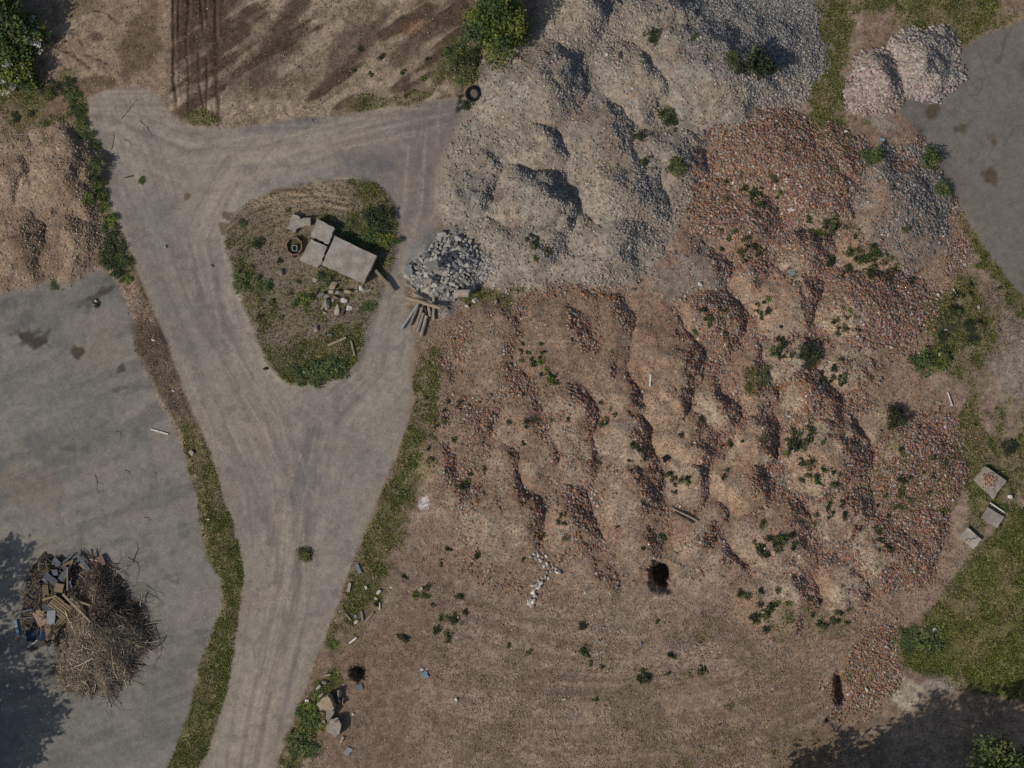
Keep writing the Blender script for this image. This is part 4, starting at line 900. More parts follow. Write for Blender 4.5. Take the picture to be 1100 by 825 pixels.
def stone(px, py, r_px, mat, label, group=None, name='stone', cat='stone', dz=None, squash=(1, 1, 1), rz=None, tilt=.25, me=None):
    m = (me or random.choice(BLK if name in ('concrete_chunk', 'debris_block') or random.random() < .4 else ROCKS))
    key = m.name + mat.name
    mm = bpy.data.meshes.get(key)
    if mm is None: mm = m.copy(); mm.name = key; mm.materials.clear(); mm.materials.append(mat)
    d = r_px * 2 * S
    o = link(name, mm, None, None, at(px, py, d * .2 if dz is None else dz), (random.uniform(-tilt, tilt), random.uniform(-tilt, tilt), random.uniform(0, 6.3) if rz is None else rz))
    o.scale = (d * squash[0], d * squash[1], d * squash[2])
    return tag(o, label, cat, group)
# concrete chunk heap: every chunk a thing
HEAP = [(345,95),(375,95),(450,120),(520,135),(600,210),(670,240),(690,290),(720,335),(700,370),(650,430),(560,480),(530,530),(430,535),(380,550),(330,545),(250,500),(150,490),(100,450),(95,370),(130,310),(170,280),(215,240),(260,190),(310,140)]
HEAP = [(x / 6.343 + 420, y / 6.343 + 235) for x, y in HEAP]
hp = []; tries = 0
while len(hp) < 300 and tries < 60000:
    tries += 1
    x, y = random.uniform(430, 540), random.uniform(245, 325)
    if polydist(HEAP, np.array([[x]]), np.array([[y]]))[0, 0] < 1: continue
    r = random.choice((1.8, 2.1, 2.4, 2.8, 3.2, 4.0)) * random.uniform(.9, 1.1) * (1.1 if x < 495 else .8)
    if any((x - a) ** 2 + (y - b) ** 2 < (.62 * (r + c)) ** 2 for a, b, c in hp): continue
    hp.append((x, y, r))
for (x, y, r) in hp:
    stone(x, y, r * 1.22, random.choice((M_HEAPC, M_HEAPC, M_CONC, M_HEAPC, M_HEAPB)), 'broken grey concrete chunk in the heap between gravel and road', 'grey concrete chunks in the heap', 'concrete_chunk', 'concrete chunk', r * S * random.uniform(.2, .7), (1, random.uniform(.7, 1), random.uniform(.6, .95)), None, .45)
flat_slab('concrete_chunk', [(489,311),(506,311),(504,319),(487,319)], .3, .2, M_CONCP, 'flat pale block at the lower edge of the concrete heap', 'concrete chunk', None, (.1, -.1), .04, 3)
flat_slab('concrete_chunk', [(438,283),(444,284),(445,295),(438,296),(435,290)], .3, .1, M_BLUEC, 'blue grey plate on the road side of the concrete heap', 'concrete chunk', None, (.1, -.2), .04, 3)
flat_slab('concrete_chunk', [(456,283),(470,279),(473,287),(463,292)], .3, .75, M_CONCD, 'wide dark flat plate on top of the concrete heap', 'concrete chunk', None, (.15, -.1), .05, 3)
flat_slab('concrete_chunk', [(456,299),(465,299),(464,306),(457,306)], .3, .5, M_CONCP, 'pale rounded block low in the concrete heap', 'concrete chunk', None, (.1, -.1), .05, 3)

# island stones and debris
stone(301, 293, 5.5, M_CONCP, 'pale lone boulder west of the island debris', squash=(1, 1, .9))
for (x, y, w, h, a, mt, lab) in ((632,625,40,45,30,M_TANC,'tan angled block at the top of the island debris'),(655,660,45,22,5,M_CONC,'flat grey block below the tan angled debris block'),(645,684,34,20,20,M_BRICK,'reddish brick lump in the island debris'),(602,720,28,52,5,M_CONC,'upright grey slab piece in the island debris'),(650,745,26,52,10,M_CONCP,'long narrow block at the lower end of the island debris'),(685,700,32,26,8,M_WHITE,'whitish square block at the right of the debris'),(705,655,40,24,5,M_TANC,'tan brick shaped block near the large slab'),(710,735,30,26,0,M_WHITE,'white oval stone at the lower right of the debris'),(748,657,20,18,0,M_CONC,'small grey stone near the slab corner'),(775,640,28,28,0,M_WHITE,'white round stone near the corner of the largest slab'),(543,600,26,26,0,M_CONC,'grey stone north west of the debris'),(600,678,26,22,0,M_CONC,'grey lump between the debris and yellow weeds'),(622,655,26,24,0,M_CONC,'grey lump touching the tan angled block'),(660,610,18,16,0,M_WHITE,'small white stone under the slab edge'),(590,760,20,18,0,M_CONC,'small grey stone below the debris planks'),(575,670,40,20,-20,M_CONCD,'dark grey flat stone west of the debris'),(630,700,22,20,0,M_CONCP,'pale crumb in the middle of the island debris')):
    stone(220 + x / 4.583, 170 + y / 4.583, max(w, h) / 4.583 / 2 * 1.15, mt, lab, None, 'debris_block', 'debris', None, (1, min(w, h) / max(w, h) * 1.2, .7), math.radians(-a + (90 if h > w else 0)), .12)
stone(339, 353, 5, M_CONC, 'upright grey stone alone in the south of the island', None, 'stone', 'stone', None, (.6, 1.1, .8), .1, .1)
stone(354, 360, 4, M_CONCD, 'dark grey stone beside the southern island sticks')
# white stones line
for i, (x, y) in enumerate(((440,172),(452,165),(470,168),(490,160),(500,175),(480,190),(465,182),(505,205),(492,215),(512,220),(528,216),(540,224),(553,238),(545,236),(520,235),(505,240),(498,256),(510,262),(488,262),(472,270),(480,280),(465,288),(450,288),(470,296),(455,305),(448,318),(455,330),(440,345),(450,352),(435,360),(445,370),(430,350))):
    stone(450 + x / 3.667, 550 + y / 3.667, random.uniform(1.8, 3.4), M_WHITE if i % 3 else M_CONC, 'whitish stone in the trail spilling from the dark gully', 'white stones spilling from the gully', 'white_stone', 'stone')
# boulders by the road
def zb(pts): return [(320 + x / 8.25, 700 + y / 8.25) for x, y in pts]
flat_slab('boulder', zb([(285,350),(310,380),(345,470),(325,500),(255,490),(185,440),(235,385)]), .75, -.05, M_TANC, 'large tan angular boulder by the roadside weeds', 'boulder', None, (.12, -.1), .03, 3)
flat_slab('boulder', zb([(255,495),(325,505),(300,560),(262,612),(248,580)]), .5, -.05, M_CONC, 'grey wedge shaped boulder joined below the large tan one', 'boulder', None, (.1, .1), .03, 3)
flat_slab('boulder', zb([(300,590),(360,580),(385,640),(370,720),(330,755),(260,700),(258,650),(280,620)]), .6, -.05, M_CONCP, 'lower grey boulder with cracks and a rusty lump on top', 'boulder', None, (-.1, .08), .03, 3)
for (x, y, r, mt, lab, sq, rz) in ((368,365,60,M_TANC,'upright narrow stone right of the tan boulder',(.4,1,1.1),.0),(366,430,40,M_CONCP,'small block below the upright narrow stone',(.5,1,1),.1),(402,435,44,M_TANC,'tall pale stone with a black shadow right of the boulders',(.5,1,1.5),.0),(238,270,32,M_CONCD,'dark round stone above the tan boulder',(1,1,.8),0),(178,315,38,M_WHITE,'white flat stone in the roadside weeds',(1,.6,.5),.6),(85,440,26,M_WHITE,'white stone close to the road edge',(1,1,.6),0),(205,500,32,M_CONC,'grey stone left of the wedge boulder',(1,.9,.6),0),(215,540,22,M_BRICK,'brick piece left of the wedge boulder',(1,.7,.6),0),(190,650,26,M_CONCP,'pale stone among weeds beside the lower boulder',(1,.8,.6),0),(235,630,36,M_CONC,'flat stone wedged against the lower boulder',(.5,1,.6),.1),(255,205,45,M_CONCP,'pale slab shard lying above the boulders',(1,.4,.4),.1),(205,385,45,M_CONCP,'pale plank shaped shard beside the tan boulder',(1,.35,.4),.7),(390,780,40,M_CONCP,'narrow pale shard below the lower boulder',(.35,1,.4),-.4),(335,620,15,M_ORANGE,'rusty orange lump on the lower boulder',(1,.8,.8),0),(490,552,16,M_WHITE,'small white stone on brick crumbs near boulders',(1,1,.7),0)):
    stone(320 + x / 8.25, 700 + y / 8.25, r / 8.25, mt, lab, None, 'stone', 'stone', .62 if 'rusty' in lab else None, sq, rz, .1)
# single stones and litter one can point at
for (x, y, r, mt, lab) in ((665,60,4.5,M_TANC,'tan boulder on the brown crest of a gravel mound'),(652,58,2.5,M_WHITE,'small pale stone west of the crest boulder'),(1085,533,3.4,M_WHITE,'white stone between the largest slab and the track'),(1004,676,2.4,M_WHITE,'white stone alone in the grass'),(928,74,3.6,M_WHITE,'white lump on the smaller pink heap'),(931,741,3,M_WHITE,'white lump on brick ground beside the trench'),(909,141,3,M_WHITE,'pale block at the edge of the spoil patch'),(1010,380,3,M_WHITE,'pale stone between the two green bushes'),(1016,354,2.4,M_WHITE,'pale stone under the grey green bush'),(1052,330,2.6,M_CONC,'grey stone on the weedy bank by the path'),(178,265,2.2,M_CONC,'small dark stone alone on the road'),(227,285,2.6,M_TANC,'tan stone on the road west of the island'),(165,365,2.4,M_WHITE,'pale stone on the bare brown verge'),(186,419,2.2,M_WHITE,'white pebble at the lower end of the bare verge'),(206,487,4,M_CONCP,'pale stones on the grass strip'),(224,558,2,M_WHITE,'white pebble in the lower grass strip'),(103,323,2.4,M_WHITE,'pale stone on the dark yard stain'),(510,322,3.2,M_WHITE,'pale upright stone between logs and brick field'),(533,325,3.4,M_CONCP,'pale stone right of the upright one'),(502,329,3,M_CONC,'grey stone above the brick field edge'),(488,322,2.6,M_CONC,'grey stone under the concrete heap'),(393,631,2.6,M_WHITE,'white stone on the roadside verge'),(407,636,3,M_WHITE,'paler twin stone on the roadside verge'),(404,643,2.6,M_CONCP,'block on the verge below the twin stones'),(383,668,2.8,M_WHITE,'white stone beside the verge sticks'),(453,632,2.4,M_CONC,'grey stone on flat dirt by the verge'),(492,663,1.8,M_WHITE,'white pebble near the lone dark weed'),(490,752,2.6,M_WHITE,'white stone on the swept dirt'),(680,95,2,M_WHITE,'white pebble among bluish gravel'),(752,305,3.2,M_WHITE,'pale block at the corner of the grey rubble'),(700,312,3,M_CONCP,'pale block on the brown crest edge'),(680,311,3.4,M_CONCD,'dark block where the gravel meets the field'),(755,142,3.6,M_BLUEC,'blue grey block on the gravel by the orange brick')):
    stone(x, y, r, mt, lab)

# ------------------------------------------------------------------ beams, planks, sheets
def beam(px0, py0, px1, py1, wpx, thick, z0, z1, mat, name, label, cat, group=None, round_=False):
    a = Vector(at(px0, py0, z0)); b = Vector(at(px1, py1, z1)); d = b - a; L_ = d.length; w = wpx * S
    if round_:
        ks = 7; P = [[(L_ * i / (ks - 1), random.uniform(-.012, .012), random.uniform(-.012, .012)) for i in range(ks)]]; R = [[w * .5 * random.uniform(.88, 1.05) for i in range(ks)]]
        V, F = tube_arrays(P, R, 10); n = len(V)
        faces = [tuple(map(int, f)) for f in F] + [tuple(range(10)), tuple(range(n - 1, n - 11, -1))]
        me = pymesh(name, [tuple(v) for v in V], faces, False)
    else:
        import bmesh
        bm = bmesh.new(); bmesh.ops.create_cube(bm, size=1)
        for v in bm.verts: v.co = Vector(((v.co.x + .5) * L_, v.co.y * w * random.uniform(.96, 1.02), v.co.z * thick))
        bmesh.ops.bevel(bm, geom=bm.edges[:], offset=min(w, thick) * .08, segments=1, affect='EDGES')
        me = bpy.data.meshes.new(name); bm.to_mesh(me); bm.free()
    o = link(name, me, mat, None, a); o.rotation_euler = d.to_track_quat('X', 'Z').to_euler()
    return tag(o, label, cat, group)
def zl(x, y): return (x / 6.343 + 420, y / 6.343 + 235)
for (x0, y0, x1, y1, w, zz, mt, nm, lab, rd) in ((110,535,338,607,26,.5,M_WOODL,'log','pale log lying across the other logs',True),(150,503,245,565,24,.4,M_LOG,'log','short grey log under the crossing pale log',True),(292,518,292,690,22,.18,M_LOG,'log','upright grey log nearest the brick field',True),(188,578,70,752,17,.22,M_METAL,'metal_pipe','thin blue grey metal pipe at the road side of the logs',True),(182,600,128,728,20,.16,M_LOG,'log','log next to the metal pipe',True),(212,605,172,738,22,.16,M_LOG,'log','middle log of the fan below the concrete heap',True),(222,640,182,772,22,.16,M_LOG,'log','slightly longer log right of the middle one',True),(244,660,205,802,24,.18,M_LOG,'log','longest log of the fan, reaching lowest',True),(258,600,268,662,24,.16,M_LOG,'log','stubby log between the fan and the upright log',True),(228,600,245,660,16,.12,M_DWOOD,'log','dark thin log tucked in the middle of the fan',True)):
    a, b = zl(x0, y0), zl(x1, y1)
    beam(a[0], a[1], b[0], b[1], w / 6.343, .14, zz, zz * .8, mt, nm, lab, 'pipe' if nm == 'metal_pipe' else 'log', None, rd)
beam(352, 371, 372, 362.5, 2.2, .06, .08, .08, M_WOODL, 'stick', 'pale stick lying at the south of the island', 'stick')
beam(377, 366, 381, 382, 1.8, .06, .08, .08, M_LOG, 'stick', 'grey stick standing apart at the south east of the island', 'stick')
beam(403, 290, 423, 313, 3.4, .16, .25, .2, M_WOODL, 'wooden_post', 'fallen pale post between the large island slab and road', 'post')
beam(1063.5, 540, 1079, 550.5, 1.5, .07, .1, .1, M_WHITE, 'white_pole', 'thin white pole lying behind the middle slab', 'pole')
beam(162, 461, 181, 466.5, 1.6, .05, .04, .04, M_WHITE, 'white_stick', 'white broken stick lying on the yard near the grass strip', 'stick')
beam(134, 191, 143, 189, 1.2, .04, .03, .03, M_DWOOD, 'dark_stick', 'short dark stick on the road by the tiny tuft', 'stick')
for (x0, y0, x1, y1, w, mt, lab) in ((574,745,590,715,10,M_WOODL,'pale plank leaning left of the island debris'),(676,775,690,735,9,M_DWOOD,'dark plank at the lower right of the island debris'),(775,660,820,645,9,M_WOODL,'short plank near the slab corner'),(560,640,545,670,8,M_DWOOD,'dark stick north west of the debris')):
    beam(220 + x0 / 4.583, 170 + y0 / 4.583, 220 + x1 / 4.583, 170 + y1 / 4.583, w / 4.583, .06, .1, .08, mt, 'plank', lab, 'plank')
for (x0, y0, x1, y1, w, mt, lab) in ((371,659,377,666,1.5,M_WOODL,'grey stick on the verge, steepest of three'),(388,656,390,668,2.2,M_LOG,'thick grey stick standing upright in the verge group'),(392,668,401,658,2.2,M_WOODL,'pale stick slanting in the verge group'),(375,691,383,685,1.8,M_WHITE,'white stick above the boulders'),(408,647,408,655,.9,M_WHITE,'thin white stick below the verge stones'),(383,606,387,616,4,M_LPAN,'pale grey board lying at the verge edge'),(374,636,376,626,3,M_CONCP,'pale strip on the road edge'),(720,545,750,560,1.6,M_WOODL,'long thin batten above the pink mound'),(724,550,745,562,1.4,M_DWOOD,'dark batten beside the long thin one'),(699,402,698,415,2,M_WHITE,'white strip on the stony scree'),(1018,421,1023,436,1.2,M_WHITE,'whitish stick on the weedy brick bank'),(1024,310,1028,318,1.5,M_WHITE,'white strip at the brick edge below the lot'),(482,246,489,243,2,M_LOG,'dark stick on the concrete heap edge')):
    beam(x0, y0, x1, y1, w, .06, .06, .08, mt, 'stick', lab, 'stick')
# litter
def sheet(px, py, w, h, rz, mat, name, label, cat, z=.05, tilt=(0, 0), thick=.03, chip=.03):
    pts = [(-w / 2, -h / 2), (w / 2, -h / 2), (w / 2, h / 2), (-w / 2, h / 2)]
    o = link(name, slab_mesh(name, [(x * S, y * S) for x, y in pts], thick, chip, 4), mat, None, at(px, py, z), (tilt[0], tilt[1], math.radians(rz)))
    return tag(o, label, cat)
for (x, y, w, h, rz, mt, nm, lab, cat) in ((456,725,7,7,20,M_BLUE,'plastic_sheet','ragged sky blue plastic sheet on the swept dirt','plastic sheet'),(453,719,4,3,0,M_WHITE,'plastic_scrap','white scrap above the sky blue plastic sheet','scrap'),(386,738,7,6,10,M_BLUEC,'scrap_plate','blue grey plate right of the boulders','plate'),(374,807,9,6,60,M_LPAN,'scrap_plate','pale blue plate at the bottom of the verge','plate'),(851,293,7,3.4,10,M_BLUE,'plastic_scrap','blue scrap on the pale crest','scrap'),(850,225,8,4,25,M_WHITE,'scrap_sheet','white sheet on the brick mound face','sheet'),(679,110,3.4,2.6,0,M_BLUE,'plastic_scrap','bright blue scrap on the pale gravel','scrap'),(679,80,3,2.5,30,M_LPAN,'plastic_scrap','pale blue scrap above the bright blue one','scrap'),(716,492,9,6,35,M_BLACK,'black_scrap','black plastic scrap in the stony gully','scrap'),(948,150,5,4,0,M_BLUE,'plastic_scrap','dull blue scrap on the pale spoil','scrap'),(560,331,3,2,10,M_BLUE,'plastic_scrap','tiny blue scrap at the brick field edge','scrap'),(642,689,4,2.5,30,M_LPAN,'plastic_scrap','pale blue scrap on dirt below the white stones','scrap'),(648,674,3,1.6,-20,M_LPAN,'plastic_scrap','pale blue sliver near the white stones','scrap'),(688,691,2.6,4,0,M_LPAN,'plastic_scrap','pale blue strip below the black pit','scrap'),(382,662,3,2.6,0,M_BLUE,'plastic_scrap','blue scrap among the verge sticks','scrap'),(61,41,8,2.2,-15,M_ORANGE,'rusty_strip','rusty red strip on bare soil by the corner tree','strip'),(377,76,2.4,2,0,M_YWOOD,'plastic_scrap','yellow scrap on the bare soil','scrap'),(606,751,4,2,20,M_WHITE,'paper_scrap','white scrap on the swept dirt near the bottom','scrap')):
    sheet(x, y, w, h, rz, mt, nm, lab, cat)
# tyre beside the gravel
def tyre(px, py, label):
    R_, r_, n, m = .34, .12, 26, 10; vs, fs = [], []
    for i in range(n):
        a = i / n * 2 * math.pi
        for j in range(m):
            b = j / m * 2 * math.pi; rr_ = R_ + r_ * .75 * math.cos(b); vs.append((math.cos(a) * rr_, math.sin(a) * rr_, r_ * (1.1 * math.sin(b))))
    for i in range(n):
        for j in range(m): fs.append((i * m + j, (i + 1) % n * m + j, (i + 1) % n * m + (j + 1) % m, i * m + (j + 1) % m))
    root = link('old_tyre', None, loc=at(px, py, .12), rot=(.1, .12, 0)); tag(root, label, 'tyre')
    link('tyre_casing', pymesh('tyre_casing', vs, fs, True), M_RUB, root)
    link('soil_fill', pymesh('soil_fill', [(math.cos(k * .5236) * .26, math.sin(k * .5236) * .26, -.03) for k in range(12)], [tuple(range(12))]), solid('tyre_fill', (120, 112, 100), .4, 9.), root)
tyre(508, 101, 'old black tyre lying at the edge of the gravel mounds')

# ------------------------------------------------------------------ brush heap and scrap timber
BC = (106, 686)
def wob_a(a): return 1 + .11 * np.sin(3 * a + 1) + .08 * np.sin(5 * a + 2.2) + .05 * np.sin(11 * a)
def brush_h(px, py):
    px = np.asarray(px, float); py = np.asarray(py, float)
    x = (px - 106) / 47; y = (py - 680) / 68; d = np.hypot(x, y) / wob_a(np.arctan2(y, x))
    return np.clip(1.3 * (1 - d ** 1.8), 0, None) * (.94 + .12 * np.sin(px * .16 + 1) * np.sin(py * .13))
def scrap_h(px, py):
    px = np.asarray(px, float); py = np.asarray(py, float)
    x = (px - 62) / 38; y = (py - 645) / 46; d = np.hypot(x, y) / wob_a(np.arctan2(y, x) + 2)
    return np.maximum(np.clip(.62 * (1 - d ** 2), 0, None), brush_h(px, py))
root = link('brush_heap', None, loc=(wx(BC[0]), wy(BC[1]), 0)); tag(root, 'heap of dry brown cut branches on the yard', 'brush heap')
ox, oy = wx(BC[0]), wy(BC[1])
u = np.linspace(0, 1, 22); an = np.linspace(0, 2 * np.pi, 49)[:-1]
core = [(0, 0, 1.45)]; cf = []
for i, rr_ in enumerate(u[1:]):
    for a in an:
        q = float(wob_a(a)); px, py = 106 + math.cos(a) * rr_ * 47 * q, 680 + math.sin(a) * rr_ * 68 * q
        core.append((wx(px) - ox, wy(py) - oy, float(brush_h(px, py)) * .85 - .04 + random.uniform(-.08, .08) * (rr_ < .98)))
nA = len(an)
for k in range(nA): cf.append((0, 1 + (k + 1) % nA, 1 + k))
for i in range(len(u) - 2):
    for k in range(nA): a = 1 + i * nA; cf.append((a + k, a + (k + 1) % nA, a + nA + (k + 1) % nA, a + nA + k))
link('matted_core', pymesh('matted_core', core, cf), solid('matted_twigs', (84, 73, 61), .5, 14., (58, 50, 42)), root)
def twigs(n, lmin, lmax, rmin, rmax, cols, fx=1., ang=None, lift=0.):
    a = RNG.uniform(0, 2 * np.pi, n); rr_ = np.sqrt(RNG.random(n)) * fx
    q_ = wob_a(a); px = 106 + np.cos(a) * rr_ * 46 * q_; py = 680 + np.sin(a) * rr_ * 67 * q_
    px = np.where((px < 78) & (py < 672), px + 30, px)
    th = RNG.uniform(0, 2 * np.pi, n) if ang is None else RNG.normal(ang, .7, n)
    L_ = RNG.uniform(lmin, lmax, n); k = 6; t = np.linspace(-.5, .5, k)
    bend = RNG.normal(0, .35, n); P = np.zeros((n, k, 3), np.float32)
    q = th[:, None] + bend[:, None] * t[None] * 2
    dx = np.cumsum(np.cos(q), 1); dy = np.cumsum(np.sin(q), 1); dx -= dx.mean(1, keepdims=True); dy -= dy.mean(1, keepdims=True)
    P[..., 0] = px[:, None] + dx * (L_ / (k - 1) / S)[:, None] + RNG.normal(0, .5, (n, k)); P[..., 1] = py[:, None] - dy * (L_ / (k - 1) / S)[:, None] + RNG.normal(0, .5, (n, k))
    z = brush_h(P[..., 0], P[..., 1]) + .03 + RNG.uniform(0, .14, (n, 1)) + RNG.normal(0, .03, (n, k)) + lift + np.abs(t)[None] * RNG.uniform(0, .2, (n, 1))
    W = np.stack([wx(P[..., 0]) - ox, wy(P[..., 1]) - oy, z], -1)
    r = RNG.uniform(rmin, rmax, n)[:, None] * np.linspace(1.1, .35, k)[None]
    V, F = tube_arrays(W, r, 3)
    c = np.array(cols, np.float32)[RNG.integers(0, len(cols), n)] * RNG.uniform(.75, 1.2, (n, 1)); c = np.where((py < 668)[:, None], c * np.array((.86, .83, .83)), c)
    return V, F, np.repeat(alb(c), k * 3, 0)
link('twigs', mesh('twigs', *twigs(9500, .3, 1.1, .006, .015, [(144, 132, 114), (126, 114, 98), (108, 96, 83), (160, 148, 130), (86, 76, 66)])), M_TWIG, root)
link('branches', mesh('branches', *twigs(300, .9, 2.4, .014, .04, [(158, 144, 124), (122, 106, 90), (92, 80, 70), (170, 158, 140)], 1.05)), M_TWIG, root)
# long single branches sticking out
def branch(pts, r, mat, label, zs):
    P = [[tuple(Vector(at(x, y, z)) if False else (wx(x), wy(y), z)) for (x, y), z in zip(pts, zs)]]
    k = len(pts); R = [[r * (1 - .65 * i / (k - 1)) for i in range(k)]]
    # side twigs
    for i in range(1, k):
        for s_ in (-1, 1):
            if random.random() < .8:
                b = Vector(P[0][i]); d = (b - Vector(P[0][i - 1])).normalized(); n_ = Vector((-d.y, d.x, 0)) * s_
                ln = random.uniform(.2, .5); P.append([tuple(b + (d * .8 + n_ * .7) * ln * t + Vector((0, 0, .03 * t))) for t in np.linspace(0, 1, k)]); R.append([r * .4 * (1 - .6 * j / (k - 1)) for j in range(k)])
    V, F = tube_arrays(P, R, 5); cen = V.mean(0)
    o = link('branch', mesh('branch', V - cen, F, np.tile(alb((84, 74, 62)), (len(V), 1)), True), M_TWIG, None, tuple(cen)); tag(o, label, 'branch')
def zc(pts): return [(x / 5.5, y / 5.5 + 570) for x, y in pts]
branch(zc([(690,240),(715,190),(735,155)]), .045, None, 'dark branch pointing up from the top of the brush heap', (.9, .8, .75))
branch(zc([(680,200),(745,225),(772,260),(772,300)]), .025, None, 'curved branch hooking over the north east brush edge', (.7, .6, .5, .3))
branch(zc([(800,360),(860,385),(925,385)]), .022, None, 'thin branch pointing east from the brush heap', (.6, .5, .3))
branch(zc([(820,400),(890,420),(930,432)]), .02, None, 'straight thin branch below the eastern one', (.5, .4, .2))
branch(zc([(870,570),(910,630),(935,700),(935,740),(905,800)]), .022, None, 'long arched branch lying on the yard east of the brush', (.4, .25, .2, .15, .1))
branch(zc([(740,770),(800,790),(860,808),(935,820)]), .02, None, 'long trailing branch reaching over the yard', (.4, .25, .15, .1))
branch(zc([(650,920),(650,1000),(630,1055)]), .035, None, 'dark branch sticking out at the bottom of the brush heap', (.5, .4, .2))
branch(zc([(640,990),(690,1030),(720,1060)]), .015, None, 'thin twiggy branch at the bottom beside the dark one', (.3, .2, .1))
branch(zc([(290,870),(250,890),(235,905)]), .02, None, 'short branch poking west out of the lower brush', (.5, .4, .3))
branch(zc([(300,680),(260,650),(245,720)]), .025, None, 'branch poking west in the shade', (.5, .4, .3))
# the splintered mass the scrap lies on
root = link('scrap_heap', None, loc=(wx(62), wy(645), 0)); tag(root, 'dark heap of splintered timber and rubbish against the brush heap', 'scrap heap')
gxs, gys = np.meshgrid(np.arange(18, 108, 2.), np.arange(592, 700, 2.)); zz = scrap_h(gxs, gys) - brush_h(gxs, gys) * .0
zz = np.clip(np.clip(.62 * (1 - (np.hypot((gxs - 62) / 38, (gys - 645) / 46) / wob_a(np.arctan2((gys - 645) / 46, (gxs - 62) / 38) + 2)) ** 2), -.1, None), -.1, None) + RNG.normal(0, .035, gxs.shape)
nn = gxs.shape[1]; vi = np.arange(gxs.size).reshape(gxs.shape); q = np.stack([vi[1:, :-1], vi[1:, 1:], vi[:-1, 1:], vi[:-1, :-1]], -1).reshape(-1, 4); keep = zz.ravel()[q].max(1) > -.02
link('rubbish_core', mesh('rubbish_core', np.stack([wx(gxs) - wx(62), wy(gys) - wy(645), zz], -1).reshape(-1, 3), q[keep]), solid('rubbish', (66, 58, 50), .5, 12., (40, 36, 33)), root)
n = 700; a = RNG.uniform(0, 2 * np.pi, n); rr_ = np.sqrt(RNG.random(n)); px = 62 + np.cos(a) * rr_ * 38; py = 645 + np.sin(a) * rr_ * 46; th = RNG.uniform(0, np.pi, n); L_ = RNG.uniform(.15, .7, n); t = np.linspace(-.5, .5, 3)
W = np.stack([wx(px)[:, None] - wx(62) + np.cos(th)[:, None] * L_[:, None] * t, wy(py)[:, None] - wy(645) + np.sin(th)[:, None] * L_[:, None] * t, scrap_h(px, py)[:, None] + RNG.uniform(0, .1, (n, 1)) + RNG.normal(0, .04, (n, 3))], -1)
V, F = tube_arrays(W, np.repeat(RNG.uniform(.01, .035, (n, 1)), 3, 1), 4); c = np.array([(92, 80, 66), (70, 62, 54), (122, 106, 82), (84, 84, 90), (52, 46, 42)], np.float32)[RNG.integers(0, 5, n)]
link('splinters', mesh('splinters', V, F, np.repeat(alb(c), 12, 0)), M_TWIG, root)
# scrap timber: x, y (zoom), w, h, turn, z
def zs_(x, y): return (x / 5.5, y / 5.5 + 570)
for (x, y, w, h, rz, z, mt, nm, lab, cat) in (
    (348,200,90,40,-42,.55,M_GPAN,'scrap_sheet','grey blue panel standing out at the top of the scrap','panel'),(300,285,85,36,-40,.45,M_GPAN,'scrap_sheet','grey panel above the tan square board','panel'),(378,265,80,34,50,.55,M_GPAN,'scrap_sheet','grey panel slanting the other way above the tan board','panel'),(325,247,34,36,10,.5,M_GPAN,'scrap_sheet','small grey square panel between two long ones','panel'),(490,258,130,36,33,.6,M_PINKB,'faded_board','long faded pink board under the blue edged frame','board'),(585,185,70,60,25,.5,M_PINKB,'faded_board','wide faded pink board at the top of the brush','board'),(350,338,54,52,-10,.75,M_YWOOD,'plywood_square','tan plywood square in the middle of the scrap','board'),(302,512,50,90,-5,.95,M_LPAN,'pale_sheet','pale blue grey sheet lying on the pallets','sheet'),(280,452,52,46,10,.9,M_GPAN,'scrap_sheet','dark grey square panel above the pale sheet','panel'),(237,515,60,95,35,.6,M_CARD,'cardboard_sheet','curved brown cardboard left of the pale sheet','cardboard'),(294,600,52,90,4,.55,M_CARD,'cardboard_sheet','upright brown board beside the navy sheet','board'),(220,618,140,66,8,.35,M_NAVY,'navy_tarpaulin','navy blue tarpaulin at the lower scrap edge','tarpaulin'),(218,675,110,46,28,.45,M_DWOOD,'timber_raft','dark panel of old planks below the navy tarpaulin','panel'),(410,320,26,46,10,.8,M_GPAN,'scrap_sheet','narrow grey panel right of the tan square','panel'),(270,350,34,60,10,.5,M_YWOOD,'plywood_square','yellow board strip left of the tan square','board'),(99,640,22,20,0,.2,M_ORANGE,'rusty_lump','rusty orange lump at the shaded edge','scrap')):
    p = zs_(x, y); sheet(p[0], p[1], w / 5.5, h / 5.5, rz, mt, nm, lab, cat, float(scrap_h(*p)) + .06 + z * .12, (random.uniform(-.25, .25), random.uniform(-.25, .25)), .04, .02)
